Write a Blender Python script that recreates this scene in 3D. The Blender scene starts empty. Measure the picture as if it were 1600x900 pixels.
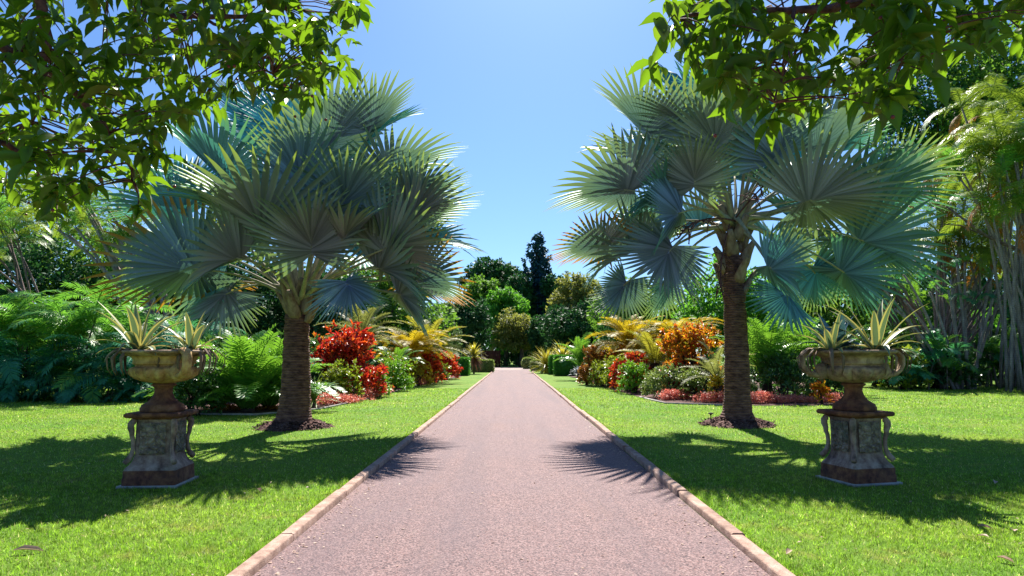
import bpy, math
import numpy as np
from mathutils import Matrix, Vector

# ------------------------------------------------------------------ scene, camera
scene = bpy.context.scene
COL = scene.collection
R = math.radians
RNG = np.random.default_rng(7)
H = 1.6
F = 1600 * 24 / 36
PITCH = math.atan(106 / F)
cp, sp = math.cos(PITCH), math.sin(PITCH)

cam_d = bpy.data.cameras.new('camera')
cam_d.lens = 24
cam_d.sensor_width = 36
cam_d.clip_start = 0.05
cam_d.clip_end = 3000
cam = bpy.data.objects.new('camera', cam_d)
cam.location = (0, 0, H)
cam.rotation_euler = (math.pi / 2 + PITCH, 0, 0)
COL.objects.link(cam)
scene.camera = cam


def ray(px, py):
    a, b = (px - 800) / F, (450 - py) / F
    return np.array([a, cp - sp * b, sp + cp * b])


def G(px, py):
    """surveyed ground spot"""
    d = ray(px, py)
    t = -H / d[2]
    return np.array([d[0] * t, d[1] * t, 0.0])


def P(px, py, Y):
    d = ray(px, py)
    t = Y / d[1]
    return np.array([d[0] * t, Y, H + d[2] * t])


# ------------------------------------------------------------------ mesh builder
class MB:
    def __init__(self):
        self.v, self.q, self.t, self.qm, self.tm, self.a = [], [], [], [], [], []
        self.n = 0

    def add(self, v, quads=None, tris=None, mat=0, attr=None):
        v = np.asarray(v, float).reshape(-1, 3)
        self.v.append(v)
        self.a.append(np.zeros(len(v)) if attr is None else np.asarray(attr, float).reshape(-1))
        if quads is not None and len(quads):
            q = np.asarray(quads, np.int64).reshape(-1, 4)
            self.q.append(q + self.n)
            self.qm.append(np.broadcast_to(np.asarray(mat), (len(q),)).copy())
        if tris is not None and len(tris):
            q = np.asarray(tris, np.int64).reshape(-1, 3)
            self.t.append(q + self.n)
            self.tm.append(np.broadcast_to(np.asarray(mat), (len(q),)).copy())
        self.n += len(v)

    def batch(self, tv, tq, mats, pos, mat=0, tm=None):
        """many copies of a small leaf template; mats (N,3,3) maps template axes to world"""
        n, k = len(pos), len(tv)
        v = np.einsum('nij,kj->nki', mats, tv) + pos[:, None, :]
        f = (np.asarray(tq)[None] + (np.arange(n) * k)[:, None, None]).reshape(-1, np.asarray(tq).shape[1])
        m = mat if tm is None else np.tile(tm, n)
        if f.shape[1] == 4:
            self.add(v.reshape(-1, 3), quads=f, mat=m)
        else:
            self.add(v.reshape(-1, 3), tris=f, mat=m)

    def tube(self, pts, rad, n=8, mat=0, cap=True, flat=1.0):
        pts = np.asarray(pts, float)
        m = len(pts)
        rad = np.broadcast_to(np.asarray(rad, float), (m,))
        tg = np.gradient(pts, axis=0)
        tg /= np.linalg.norm(tg, axis=1)[:, None] + 1e-9
        ref = np.array([0, 0, 1.0]) if abs(tg[0][2]) < 0.9 else np.array([0, 1.0, 0])
        vs = []
        ang = np.linspace(0, 2 * np.pi, n, endpoint=False)
        for i in range(m):
            s = np.cross(tg[i], ref)
            s /= np.linalg.norm(s) + 1e-9
            u = np.cross(s, tg[i])
            ref = u
            vs.append(pts[i] + rad[i] * (np.cos(ang)[:, None] * s + flat * np.sin(ang)[:, None] * u))
        q = []
        for i in range(m - 1):
            for j in range(n):
                q.append([i * n + j, i * n + (j + 1) % n, (i + 1) * n + (j + 1) % n, (i + 1) * n + j])
        v = np.concatenate(vs)
        tris = None
        if cap:
            v = np.concatenate([v, pts[:1], pts[-1:]])
            tris = [[m * n, (j + 1) % n, j] for j in range(n)] + \
                   [[m * n + 1, (m - 1) * n + j, (m - 1) * n + (j + 1) % n] for j in range(n)]
        self.add(v, quads=q, mat=mat)
        if tris is not None:
            self.t.append(np.array(tris) + self.n - len(v))
            self.tm.append(np.full(len(tris), mat))

    def lathe(self, prof, n=48, mod=None, mat=0, c=(0, 0, 0)):
        ang = np.linspace(0, 2 * np.pi, n, endpoint=False)
        v = []
        for r, z in prof:
            rr = np.full(n, r)
            if mod is not None:
                rr = mod(rr, z, ang)
            v.append(np.stack([rr * np.cos(ang) + c[0], rr * np.sin(ang) + c[1], np.full(n, z + c[2])], 1))
        q = [[i * n + j, i * n + (j + 1) % n, (i + 1) * n + (j + 1) % n, (i + 1) * n + j]
             for i in range(len(prof) - 1) for j in range(n)]
        self.add(np.concatenate(v), quads=q, mat=mat)

    def box(self, x0, y0, z0, x1, y1, z1, mat=0):
        v = [(x, y, z) for z in (z0, z1) for y in (y0, y1) for x in (x0, x1)]
        q = [[0, 2, 3, 1], [4, 5, 7, 6], [0, 1, 5, 4], [2, 6, 7, 3], [1, 3, 7, 5], [0, 4, 6, 2]]
        self.add(v, quads=q, mat=mat)

    def build(self, name, mat, parent=None, loc=(0, 0, 0), smooth=False, attr=False):
        me = bpy.data.meshes.new(name)
        v = np.concatenate(self.v).astype(np.float32)
        q = np.concatenate(self.q) if self.q else np.zeros((0, 4), int)
        t = np.concatenate(self.t) if self.t else np.zeros((0, 3), int)
        me.vertices.add(len(v))
        me.vertices.foreach_set('co', v.ravel())
        lp = np.concatenate([q.ravel(), t.ravel()]).astype(np.int32)
        me.loops.add(len(lp))
        me.loops.foreach_set('vertex_index', lp)
        st = np.concatenate([np.arange(len(q)) * 4, len(q) * 4 + np.arange(len(t)) * 3]).astype(np.int32)
        me.polygons.add(len(st))
        me.polygons.foreach_set('loop_start', st)
        mi = np.concatenate((self.qm if self.q else []) + (self.tm if self.t else [])).astype(np.int32)
        mlist = mat if isinstance(mat, (list, tuple)) else [mat]
        for m in mlist:
            me.materials.append(m)
        me.polygons.foreach_set('material_index', mi)
        if smooth:
            me.polygons.foreach_set('use_smooth', np.ones(len(st), bool))
        if attr:
            at = me.attributes.new('tip', 'FLOAT', 'POINT')
            at.data.foreach_set('value', np.concatenate(self.a).astype(np.float32))
        me.update(calc_edges=True)
        o = bpy.data.objects.new(name, me)
        o.location = loc
        COL.objects.link(o)
        if parent is not None:
            o.parent = parent
        return o


def tag(o, label=None, cat=None, group=None, kind=None):
    if label: o['label'] = label
    if cat: o['category'] = cat
    if group: o['group'] = group
    if kind: o['kind'] = kind
    return o


def thing(name, label, cat, loc, group=None):
    o = bpy.data.objects.new(name, None)
    o.empty_display_size = 0.2
    o.location = tuple(float(c) for c in loc)
    COL.objects.link(o)
    return tag(o, label, cat, group)


def copy_part(o, parent, mat):
    c = o.copy()
    COL.objects.link(c)
    c.parent = parent
    c.matrix_local = mat
    return c


def norm(a):
    a = np.asarray(a, float)
    return a / (np.linalg.norm(a, axis=-1, keepdims=True) + 1e-9)


def frames(d, u, ln, wd):
    d = norm(d)
    y = norm(np.cross(u, d))
    z = np.cross(d, y)
    ln = np.broadcast_to(ln, (len(d),))[:, None]
    wd = np.broadcast_to(wd, (len(d),))[:, None]
    return np.stack([d * ln, y * wd, z * ln], axis=2)


def sphere_dirs(n, rng):
    return norm(rng.normal(size=(n, 3)))


# leaf templates: X along the leaf (0..1), Y across (-.5.. .5), Z normal
CARD_V = np.array([[0, 0, 0], [0.45, -0.5, 0.06], [1, 0, -0.04], [0.45, 0.5, 0.06]])
CARD_Q = np.array([[0, 1, 2, 3]])


def leaf_template(st, wd, droop, fold):
    v, q = [], []
    for s, w in zip(st, wd):
        z = -droop * s * s
        v += [[s, -w / 2, z + fold * w / 2], [s, 0, z], [s, w / 2, z + fold * w / 2]]
    for i in range(len(st) - 1):
        a, b = 3 * i, 3 * i + 3
        q += [[a, b, b + 1, a + 1], [a + 1, b + 1, b + 2, a + 2]]
    return np.array(v, float), np.array(q)


BROAD_V, BROAD_Q = leaf_template([0, .1, .3, .55, .78, .92, 1.06], [.03, .42, .92, 1.0, .62, .22, .01], .16, .35)
CROT_V, CROT_Q = leaf_template([0, .35, .75, 1], [.15, .95, .8, .02], .2, .3)

# ------------------------------------------------------------------ materials
MATS = {}


class NT:
    def __init__(self, name):
        self.m = bpy.data.materials.new(name)
        self.m.use_nodes = True
        self.t = self.m.node_tree
        self.t.nodes.clear()
        self.out = self.N('ShaderNodeOutputMaterial')

    def N(self, ty, **kw):
        n = self.t.nodes.new(ty)
        for k, v in kw.items():
            if k in n.inputs:
                n.inputs[k].default_value = v
            else:
                setattr(n, k, v)
        return n

    def L(self, a, b):
        self.t.links.new(a, b)

    def ramp(self, fac, cols, pos=None, interp='LINEAR'):
        r = self.N('ShaderNodeValToRGB')
        cr = r.color_ramp
        cr.interpolation = interp
        pos = pos or [i / max(1, len(cols) - 1) for i in range(len(cols))]
        while len(cr.elements) < len(cols):
            cr.elements.new(0.5)
        for e, c, p in zip(cr.elements, cols, pos):
            e.position = p
            e.color = (*c, 1)
        if fac is not None:
            self.L(fac, r.inputs[0])
        return r.outputs[0]

    def noise(self, scale, detail=4, rough=0.55, vec=None, out=0):
        n = self.N('ShaderNodeTexNoise')
        n.inputs['Scale'].default_value = scale
        n.inputs['Detail'].default_value = detail
        n.inputs['Roughness'].default_value = rough
        if vec is not None:
            self.L(vec, n.inputs['Vector'])
        return n.outputs[out]

    def coord(self, which='Object', scale=None):
        c = self.N('ShaderNodeTexCoord').outputs[which]
        if scale:
            m = self.N('ShaderNodeMapping')
            m.inputs['Scale'].default_value = scale
            self.L(c, m.inputs['Vector'])
            c = m.outputs[0]
        return c

    def math(self, op, a, b=None):
        n = self.N('ShaderNodeMath', operation=op)
        for i, x in enumerate((a, b)):
            if x is None: continue
            if isinstance(x, (int, float)):
                n.inputs[i].default_value = x
            else:
                self.L(x, n.inputs[i])
        return n.outputs[0]

    def mix(self, fac, a, b, mode='MIX'):
        n = self.N('ShaderNodeMix', data_type='RGBA', blend_type=mode)
        for sock, x in ((n.inputs[0], fac), (n.inputs[6], a), (n.inputs[7], b)):
            if isinstance(x, (int, float)):
                sock.default_value = x
            elif isinstance(x, (tuple, list)):
                sock.default_value = (*x, 1)
            else:
                self.L(x, sock)
        return n.outputs[2]

    def bump(self, h, strength, dist=0.02):
        b = self.N('ShaderNodeBump')
        b.inputs['Strength'].default_value = strength
        b.inputs['Distance'].default_value = dist
        self.L(h, b.inputs['Height'])
        return b.outputs[0]

    def principled(self, col, rough=0.6, spec=0.3, normal=None):
        p = self.N('ShaderNodeBsdfPrincipled')
        for nm, x in (('Base Color', col), ('Roughness', rough)):
            if isinstance(x, (tuple, list)):
                p.inputs[nm].default_value = (*x, 1)
            elif isinstance(x, (int, float)):
                p.inputs[nm].default_value = x
            else:
                self.L(x, p.inputs[nm])
        p.inputs['Specular IOR Level'].default_value = spec
        if normal is not None:
            self.L(normal, p.inputs['Normal'])
        return p.outputs[0]

    def finish(self, sh):
        self.L(sh, self.out.inputs[0])
        MATS[self.m.name] = self.m
        return self.m


def leafmat(name, cols, trans, tw=0.35, rough=0.45, spec=0.4, pos=None, interp='LINEAR', patch=0.0):
    n = NT(name)
    r = n.N('ShaderNodeNewGeometry').outputs['Random Per Island']
    o = n.N('ShaderNodeObjectInfo').outputs['Random']
    f = n.math('FRACT', n.math('ADD', r, n.math('MULTIPLY', o, 0.37)))
    if patch:
        nz = n.noise(patch, 2, 0.5, n.coord('Object'))
        nz = n.math('MULTIPLY', n.math('SUBTRACT', nz, 0.5), 2.2)
        f = n.math('ADD', n.math('MULTIPLY', f, 0.85), n.math('ADD', n.math('MULTIPLY', nz, 0.6), 0.06))
        cl = n.N('ShaderNodeClamp')
        n.L(f, cl.inputs[0])
        f = cl.outputs[0]
    c = n.ramp(f, cols, pos, interp)
    p = n.principled(c, rough, spec)
    tr = n.N('ShaderNodeBsdfTranslucent')
    if trans is None:
        n.L(c, tr.inputs[0])
    else:
        n.L(n.mix(0.25, trans, c), tr.inputs[0])
    ms = n.N('ShaderNodeMixShader')
    ms.inputs[0].default_value = tw
    n.L(p, ms.inputs[1])
    n.L(tr.outputs[0], ms.inputs[2])
    return n.finish(ms.outputs[0])


def barkmat(name, c1, c2, scale=(6, 6, 2), bump=0.6, rings=0.0, dist=0.03):
    n = NT(name)
    v = n.coord('Object', scale)
    f = n.noise(1.6, 7, 0.65, v)
    h = f
    c = n.ramp(f, [c1, c2], [0.35, 0.68])
    if rings:
        w = n.N('ShaderNodeTexWave', wave_type='BANDS', bands_direction='Z')
        w.inputs['Scale'].default_value = rings
        w.inputs['Distortion'].default_value = 2.5
        w.inputs['Detail'].default_value = 3
        n.L(n.coord('Object'), w.inputs['Vector'])
        c = n.mix(n.math('MULTIPLY', w.outputs[1], 0.35), c, c1)
        h = n.math('ADD', f, n.math('MULTIPLY', w.outputs[1], 0.5))
    return n.finish(n.principled(c, 0.85, 0.15, n.bump(h, bump, dist)))


def build_materials():
    # lawn sheet
    n = NT('lawn_turf')
    v = n.coord('Object')
    big = n.noise(0.35, 3, 0.6, v)
    mid = n.noise(2.2, 4, 0.6, v)
    fine = n.noise(45, 3, 0.7, v)
    c = n.ramp(big, [(0.126, 0.257, 0.027), (0.176, 0.294, 0.030), (0.244, 0.323, 0.048)], [0.35, 0.55, 0.75])
    c = n.mix(n.ramp(mid, [(0, 0, 0), (1, 1, 1)], [0.56, 0.76]), c, (0.27, 0.24, 0.06))
    c = n.mix(n.ramp(fine, [(1, 1, 1), (0, 0, 0)], [0.30, 0.62]), c, (0.045, 0.095, 0.010))
    n.finish(n.principled(c, 0.9, 0.1, n.bump(fine, 0.7, 0.03)))
    # grass blades: same large patches, so blades and turf agree
    n = NT('grass_blades')
    v = n.coord('Object')
    big = n.noise(0.35, 3, 0.6, v)
    mid = n.noise(2.2, 4, 0.6, v)
    rnd = n.N('ShaderNodeNewGeometry').outputs['Random Per Island']
    c = n.ramp(big, [(0.168, 0.314, 0.033), (0.231, 0.366, 0.035), (0.311, 0.399, 0.062)], [0.35, 0.55, 0.75])
    c = n.mix(n.ramp(mid, [(0, 0, 0), (0.85, 0.85, 0.85)], [0.56, 0.76]), c, (0.34, 0.31, 0.09))
    c = n.mix(n.ramp(rnd, [(0, 0, 0), (0, 0, 0), (1, 1, 1)], [0, 0.90, 0.93]), c, (0.46, 0.42, 0.22))
    hv = n.N('ShaderNodeHueSaturation')
    n.L(c, hv.inputs['Color'])
    tuft = n.ramp(n.noise(11, 3, 0.6, v), [(0.34, 0.34, 0.34), (0.85, 0.85, 0.85), (1.40, 1.40, 1.40)], [0.34, 0.5, 0.67])
    var = n.math('ADD', n.math('MULTIPLY', n.math('FRACT', n.math('MULTIPLY', rnd, 7.3)), 0.9), 0.55)
    n.L(n.math('MULTIPLY', var, tuft), hv.inputs['Value'])
    p = n.principled(hv.outputs[0], 0.5, 0.25)
    tr = n.N('ShaderNodeBsdfTranslucent')
    n.L(n.mix(1.0, hv.outputs[0], (1.6, 1.7, 1.2), 'MULTIPLY'), tr.inputs[0])
    ms = n.N('ShaderNodeMixShader')
    ms.inputs[0].default_value = 0.42
    n.L(p, ms.inputs[1]); n.L(tr.outputs[0], ms.inputs[2])
    n.finish(ms.outputs[0])
    # path aggregate
    n = NT('path_aggregate')
    v = n.coord('Object')
    vo = n.N('ShaderNodeTexVoronoi')
    vo.inputs['Scale'].default_value = 88
    n.L(v, vo.inputs['Vector'])
    sepc = n.N('ShaderNodeSeparateColor')
    n.L(vo.outputs['Color'], sepc.inputs[0])
    stone = n.ramp(sepc.outputs[0], [(0.028, 0.016, 0.021), (0.113, 0.068, 0.070), (0.213, 0.130, 0.123), (0.355, 0.231, 0.219), (0.153, 0.058, 0.050)],
                   [0, 0.25, 0.55, 0.85, 1.0])
    edge = n.ramp(vo.outputs['Distance'], [(0, 0, 0), (1, 1, 1)], [0.45, 0.85])
    c = n.mix(n.math('MULTIPLY', edge, 0.55), stone, (0.070, 0.046, 0.052))
    big = n.noise(0.55, 5, 0.6, v)
    c = n.mix(n.ramp(big, [(0, 0, 0), (0.38, 0.38, 0.38)], [0.35, 0.75]), c, (0.145, 0.106, 0.120))
    st = n.noise(1.7, 4, 0.7, n.coord('Object', (1, 0.25, 1)))
    c = n.mix(n.ramp(st, [(0, 0, 0), (0.30, 0.30, 0.30)], [0.55, 0.75]), c, (0.19, 0.105, 0.080))
    rut = n.noise(1.5, 3, 0.6, n.coord('Object', (1.0, 0.035, 1)))
    c = n.mix(n.ramp(rut, [(0, 0, 0), (0.42, 0.42, 0.42)], [0.48, 0.68]), c, (0.105, 0.076, 0.088))
    drift = n.noise(6, 6, 0.75, n.coord('Object', (1.0, 0.4, 1)))
    c = n.mix(n.ramp(drift, [(0, 0, 0), (0.45, 0.45, 0.45)], [0.58, 0.72]), c, (0.26, 0.185, 0.165))
    n.finish(n.principled(c, 0.85, 0.25, n.bump(vo.outputs['Distance'], 0.5, 0.006)))
    # kerb concrete
    n = NT('kerb_concrete')
    v = n.coord('Object')
    f = n.noise(9, 6, 0.65, v)
    g = n.noise(90, 2, 0.6, v)
    c = n.ramp(f, [(0.23, 0.135, 0.105), (0.43, 0.28, 0.215), (0.55, 0.40, 0.325)], [0.28, 0.5, 0.72])
    c = n.mix(n.ramp(g, [(0.6, 0.6, 0.6), (0, 0, 0)], [0.3, 0.5]), c, (0.16, 0.09, 0.07))
    dirt = n.noise(2.3, 6, 0.7, v)
    c = n.mix(n.ramp(dirt, [(0, 0, 0), (0.7, 0.7, 0.7)], [0.48, 0.66]), c, (0.17, 0.105, 0.075))
    n.finish(n.principled(c, 0.85, 0.2, n.bump(n.math('ADD', g, f), 0.6, 0.010)))
    # pale concrete
    n = NT('pale_concrete')
    f = n.noise(7, 6, 0.65, n.coord('Object'))
    c = n.ramp(f, [(0.22, 0.21, 0.20), (0.46, 0.43, 0.40)], [0.3, 0.7])
    n.finish(n.principled(c, 0.85, 0.2, n.bump(f, 0.3, 0.01)))
    # cross road gravel
    n = NT('pale_gravel')
    f = n.noise(30, 4, 0.7, n.coord('Object'))
    n.finish(n.principled(n.ramp(f, [(0.24, 0.18, 0.165), (0.38, 0.31, 0.29)], [0.3, 0.7]), 0.9, 0.1))
    # mulch / bed soil
    n = NT('bed_mulch')
    v = n.coord('Object')
    vo = n.N('ShaderNodeTexVoronoi')
    vo.inputs['Scale'].default_value = 22
    n.L(n.coord('Object', (1, 2.2, 1)), vo.inputs['Vector'])
    sepc = n.N('ShaderNodeSeparateColor')
    n.L(vo.outputs['Color'], sepc.inputs[0])
    c = n.ramp(sepc.outputs[0], [(0.030, 0.016, 0.015), (0.095, 0.046, 0.040), (0.17, 0.090, 0.078), (0.25, 0.155, 0.130)], [0, 0.45, 0.8, 1])
    n.finish(n.principled(c, 0.9, 0.15, n.bump(vo.outputs['Distance'], 0.8, 0.03)))
    # weathered terracotta-like stone of the urns, per region
    for nm, cols, moss in (
            ('urn_stone', [(0.12, 0.055, 0.025), (0.40, 0.23, 0.095), (0.58, 0.39, 0.17), (0.62, 0.48, 0.30)], (0.10, 0.095, 0.045)),
            ('urn_stone_grey', [(0.075, 0.042, 0.032), (0.27, 0.175, 0.120), (0.46, 0.33, 0.22), (0.54, 0.43, 0.33)], (0.085, 0.09, 0.06)),
            ('pedestal_stone', [(0.078, 0.048, 0.043), (0.260, 0.169, 0.138), (0.442, 0.325, 0.263), (0.572, 0.450, 0.375)], (0.085, 0.125, 0.100)),
            ('rust_stone', [(0.040, 0.018, 0.016), (0.130, 0.052, 0.034), (0.26, 0.115, 0.055), (0.32, 0.19, 0.12)], (0.05, 0.035, 0.03))):
        n = NT(nm)
        v = n.coord('Object')
        f = n.noise(6.5, 8, 0.68, v)
        g = n.noise(2.6, 5, 0.6, v)
        k = n.noise(60, 3, 0.6, v)
        c = n.ramp(f, cols, [0.30, 0.45, 0.60, 0.75])
        c = n.mix(n.ramp(g, [(0, 0, 0), (0.5, 0.5, 0.5)], [0.5, 0.68]), c, moss)
        # grime that has run down in streaks
        stv = n.noise(9, 4, 0.6, n.coord('Object', (1, 1, 0.12)))
        c = n.mix(n.ramp(stv, [(0, 0, 0), (0.45, 0.45, 0.45)], [0.57, 0.72]), c, (0.035, 0.022, 0.020))
        hh = n.math('ADD', f, n.math('MULTIPLY', k, 0.35))
        n.finish(n.principled(c, 0.85, 0.2, n.bump(hh, 0.55, 0.02)))
    n = NT('carved_stone')
    v = n.coord('Object')
    vo = n.N('ShaderNodeTexVoronoi', feature='SMOOTH_F1')
    vo.inputs['Scale'].default_value = 26
    n.L(n.mix(0.12, v, n.noise(9, 2, 0.5, v, 1), 'ADD'), vo.inputs['Vector'])
    f = n.noise(8, 7, 0.65, v)
    c = n.ramp(f, [(0.081, 0.053, 0.045), (0.250, 0.181, 0.144), (0.413, 0.338, 0.263), (0.550, 0.450, 0.375)], [0.3, 0.45, 0.6, 0.75])
    c = n.mix(n.ramp(n.noise(2.4, 4, 0.6, v), [(0, 0, 0), (0.8, 0.8, 0.8)], [0.45, 0.66]), c, (0.075, 0.130, 0.095))
    c = n.mix(n.ramp(vo.outputs['Distance'], [(0, 0, 0), (0.45, 0.45, 0.45)], [0.30, 0.62]), c, (0.040, 0.030, 0.026))
    n.finish(n.principled(c, 0.85, 0.2, n.bump(n.math('SUBTRACT', 1.0, vo.outputs['Distance']), 1.0, 0.05)))

    barkmat('palm_trunk', (0.060, 0.026, 0.024), (0.300, 0.150, 0.115), (4, 4, 9), 0.9, 5.5, 0.03)
    barkmat('palm_boot', (0.15, 0.085, 0.062), (0.36, 0.27, 0.20), (5, 5, 2), 0.5, 0, 0.02)
    barkmat('palm_stalk', (0.22, 0.20, 0.13), (0.40, 0.37, 0.27), (5, 5, 2), 0.3, 0, 0.01)
    barkmat('grey_bark', (0.055, 0.042, 0.038), (0.20, 0.155, 0.14), (2.5, 2.5, .8), 0.7, 0)
    barkmat('pale_stem', (0.15, 0.12, 0.11), (0.42, 0.36, 0.34), (5, 5, 1.2), 0.4, 3.0)
    barkmat('cane_stem', (0.085, 0.060, 0.055), (0.27, 0.20, 0.185), (5, 5, 1.2), 0.4, 3.0)
    barkmat('red_branch', (0.060, 0.024, 0.026), (0.20, 0.092, 0.088), (14, 14, 14), 0.5, 0, 0.008)
    barkmat('dark_bark', (0.020, 0.014, 0.014), (0.075, 0.050, 0.045), (5, 5, 3), 0.8, 0)
    barkmat('fence_timber', (0.050, 0.014, 0.010), (0.115, 0.036, 0.024), (8, 8, 1), 0.3, 0)
    barkmat('dry_leafage', (0.085, 0.055, 0.040), (0.26, 0.19, 0.13), (9, 9, 3), 0.4, 0)
    n = NT('dark_metal')
    n.finish(n.principled((0.02, 0.024, 0.024), 0.85, 0.1))
    n = NT('berry_skin')
    n.finish(n.principled((0.16, 0.018, 0.022), 0.35, 0.5))

    # fan palm blades: waxy blue-green above, duller beneath, light glows through yellow-green
    for nm, dry in (('fan_blade', 0.0), ('fan_blade_dry', 1.0), ('fan_blade_blue', 0.0)):
        n = NT(nm)
        gm = n.N('ShaderNodeNewGeometry')
        rnd = gm.outputs['Random Per Island']
        oi = n.N('ShaderNodeObjectInfo').outputs['Random']
        at = n.N('ShaderNodeAttribute', attribute_name='tip').outputs['Fac']
        atq = n.math('POWER', at, 1.6)
        blue = n.ramp(oi, [(0.083, 0.329, 0.473), (0.156, 0.364, 0.473), (0.099, 0.295, 0.516), (0.215, 0.405, 0.473)], None, 'CONSTANT')
        grn = n.ramp(oi, [(0.182, 0.364, 0.215), (0.140, 0.379, 0.344), (0.248, 0.379, 0.158), (0.165, 0.349, 0.301)], None, 'CONSTANT')
        und0 = n.ramp(oi, [(0.264, 0.226, 0.288), (0.211, 0.253, 0.401), (0.310, 0.281, 0.326), (0.172, 0.274, 0.466)], None, 'CONSTANT')
        und1 = n.ramp(oi, [(0.237, 0.296, 0.335), (0.172, 0.308, 0.428), (0.277, 0.296, 0.299), (0.172, 0.316, 0.411)], None, 'CONSTANT')
        if nm == 'fan_blade_blue':
            blue = n.ramp(oi, [(0.041, 0.295, 0.487), (0.074, 0.364, 0.516)])
            grn = n.ramp(oi, [(0.099, 0.405, 0.416), (0.123, 0.392, 0.329)])
            und0 = n.ramp(oi, [(0.123, 0.265, 0.388), (0.198, 0.295, 0.373)])
            und1 = n.ramp(oi, [(0.148, 0.349, 0.388), (0.182, 0.336, 0.287)])
        top = n.mix(atq, blue, grn)
        und = n.mix(atq, und0, und1)
        c = n.mix(gm.outputs['Backfacing'], top, und)
        c = n.mix(n.ramp(at, [(0, 0, 0), (0.45, 0.45, 0.45)], [0.5, 1.0]), c, (0.10, 0.23, 0.13))
        if dry:
            nz = n.noise(2.5, 2, 0.5, n.coord('Object'))
            c = n.mix(n.ramp(n.math('ADD', at, n.math('MULTIPLY', nz, 0.5)), [(0, 0, 0), (1, 1, 1)], [0.93, 1.06]), c, (0.42, 0.19, 0.035))
        # silvery light streaks and dark gaps put into colour as random segment brightness
        hs = n.N('ShaderNodeHueSaturation')
        n.L(c, hs.inputs['Color'])
        n.L(n.math('ADD', n.math('MULTIPLY', rnd, 0.95), 0.50), hs.inputs['Value'])
        c = hs.outputs[0]
        p = n.principled(c, 0.5, 0.35)
        tr = n.N('ShaderNodeBsdfTranslucent')
        tc = n.mix(n.math('POWER', at, 2.4), (0.08, 0.18, 0.11), (0.42, 0.56, 0.04))
        if nm == 'fan_blade_blue':
            tc = n.mix(n.math('POWER', at, 2.0), (0.03, 0.20, 0.17), (0.18, 0.42, 0.06))
        if dry:
            tc = n.mix(n.ramp(at, [(0, 0, 0), (1, 1, 1)], [0.6, 0.85]), tc, (0.62, 0.30, 0.03))
        n.L(tc, tr.inputs[0])
        ms = n.N('ShaderNodeMixShader')
        ms.inputs[0].default_value = 0.24
        n.L(p, ms.inputs[1]); n.L(tr.outputs[0], ms.inputs[2])
        n.finish(ms.outputs[0])

    YG = (0.42, 0.62, 0.03)
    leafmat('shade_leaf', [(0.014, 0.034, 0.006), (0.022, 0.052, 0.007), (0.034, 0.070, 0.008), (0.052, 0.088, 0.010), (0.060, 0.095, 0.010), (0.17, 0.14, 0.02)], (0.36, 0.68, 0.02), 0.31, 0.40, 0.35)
    leafmat('areca_leaf', [(0.055, 0.218, 0.047), (0.082, 0.282, 0.068), (0.118, 0.319, 0.051), (0.218, 0.364, 0.043)], (0.22, 0.52, 0.04), 0.40, 0.42, 0.3)
    leafmat('areca_leaf_dark', [(0.028, 0.167, 0.106), (0.045, 0.227, 0.130), (0.061, 0.262, 0.106)], (0.08, 0.34, 0.08), 0.34, 0.42, 0.3)
    leafmat('tall_palm_leaf', [(0.083, 0.195, 0.026), (0.127, 0.244, 0.029), (0.180, 0.284, 0.040), (0.247, 0.309, 0.053)], (0.34, 0.46, 0.03), 0.36, 0.42, 0.35)
    leafmat('dead_frond', [(0.30, 0.11, 0.025), (0.42, 0.17, 0.03), (0.25, 0.14, 0.07)], (0.60, 0.22, 0.03), 0.35, 0.6, 0.2)
    leafmat('cycad_green', [(0.055, 0.205, 0.030), (0.085, 0.255, 0.035), (0.125, 0.290, 0.040)], (0.26, 0.52, 0.03), 0.34, 0.35, 0.5)
    leafmat('cycad_yellow', [(0.36, 0.26, 0.014), (0.42, 0.31, 0.020), (0.24, 0.24, 0.020), (0.46, 0.28, 0.012)], (0.75, 0.55, 0.02), 0.38, 0.55, 0.18)
    leafmat('cycad_olive', [(0.14, 0.16, 0.030), (0.20, 0.20, 0.030), (0.28, 0.25, 0.030)], (0.52, 0.50, 0.04), 0.36, 0.55, 0.18)
    leafmat('cycad_grey', [(0.10, 0.13, 0.060), (0.15, 0.17, 0.075), (0.21, 0.21, 0.085)], (0.40, 0.44, 0.08), 0.32, 0.55, 0.2)
    leafmat('croton_red', [(0.07, 0.015, 0.014), (0.48, 0.022, 0.020), (0.66, 0.045, 0.014), (0.70, 0.15, 0.014), (0.62, 0.025, 0.035), (0.14, 0.07, 0.02)],
            None, 0.42, 0.38, 0.35, patch=1.2)
    leafmat('croton_orange', [(0.16, 0.07, 0.014), (0.60, 0.12, 0.014), (0.66, 0.30, 0.014), (0.68, 0.46, 0.018), (0.62, 0.10, 0.02), (0.34, 0.30, 0.02)],
            None, 0.42, 0.38, 0.35, patch=0.9)
    leafmat('croton_bronze', [(0.130, 0.046, 0.014), (0.364, 0.111, 0.019), (0.546, 0.260, 0.024), (0.208, 0.130, 0.024)], None, 0.3, 0.38, 0.45)
    leafmat('bush_limegreen', [(0.10, 0.20, 0.014), (0.20, 0.28, 0.018), (0.34, 0.34, 0.022), (0.12, 0.20, 0.016)], (0.42, 0.55, 0.03), 0.32, 0.4, 0.4)
    leafmat('bush_yellow', [(0.34, 0.27, 0.014), (0.46, 0.34, 0.016), (0.28, 0.26, 0.02)], (0.7, 0.5, 0.02), 0.32, 0.4, 0.4)
    leafmat('bush_fresh', [(0.078, 0.247, 0.017), (0.124, 0.325, 0.022), (0.208, 0.364, 0.024)], (0.28, 0.58, 0.03), 0.32, 0.4, 0.4)
    leafmat('bush_variegated', [(0.058, 0.143, 0.024), (0.156, 0.234, 0.054), (0.390, 0.442, 0.156), (0.117, 0.208, 0.036)], (0.34, 0.45, 0.08), 0.28, 0.4, 0.4)
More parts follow.
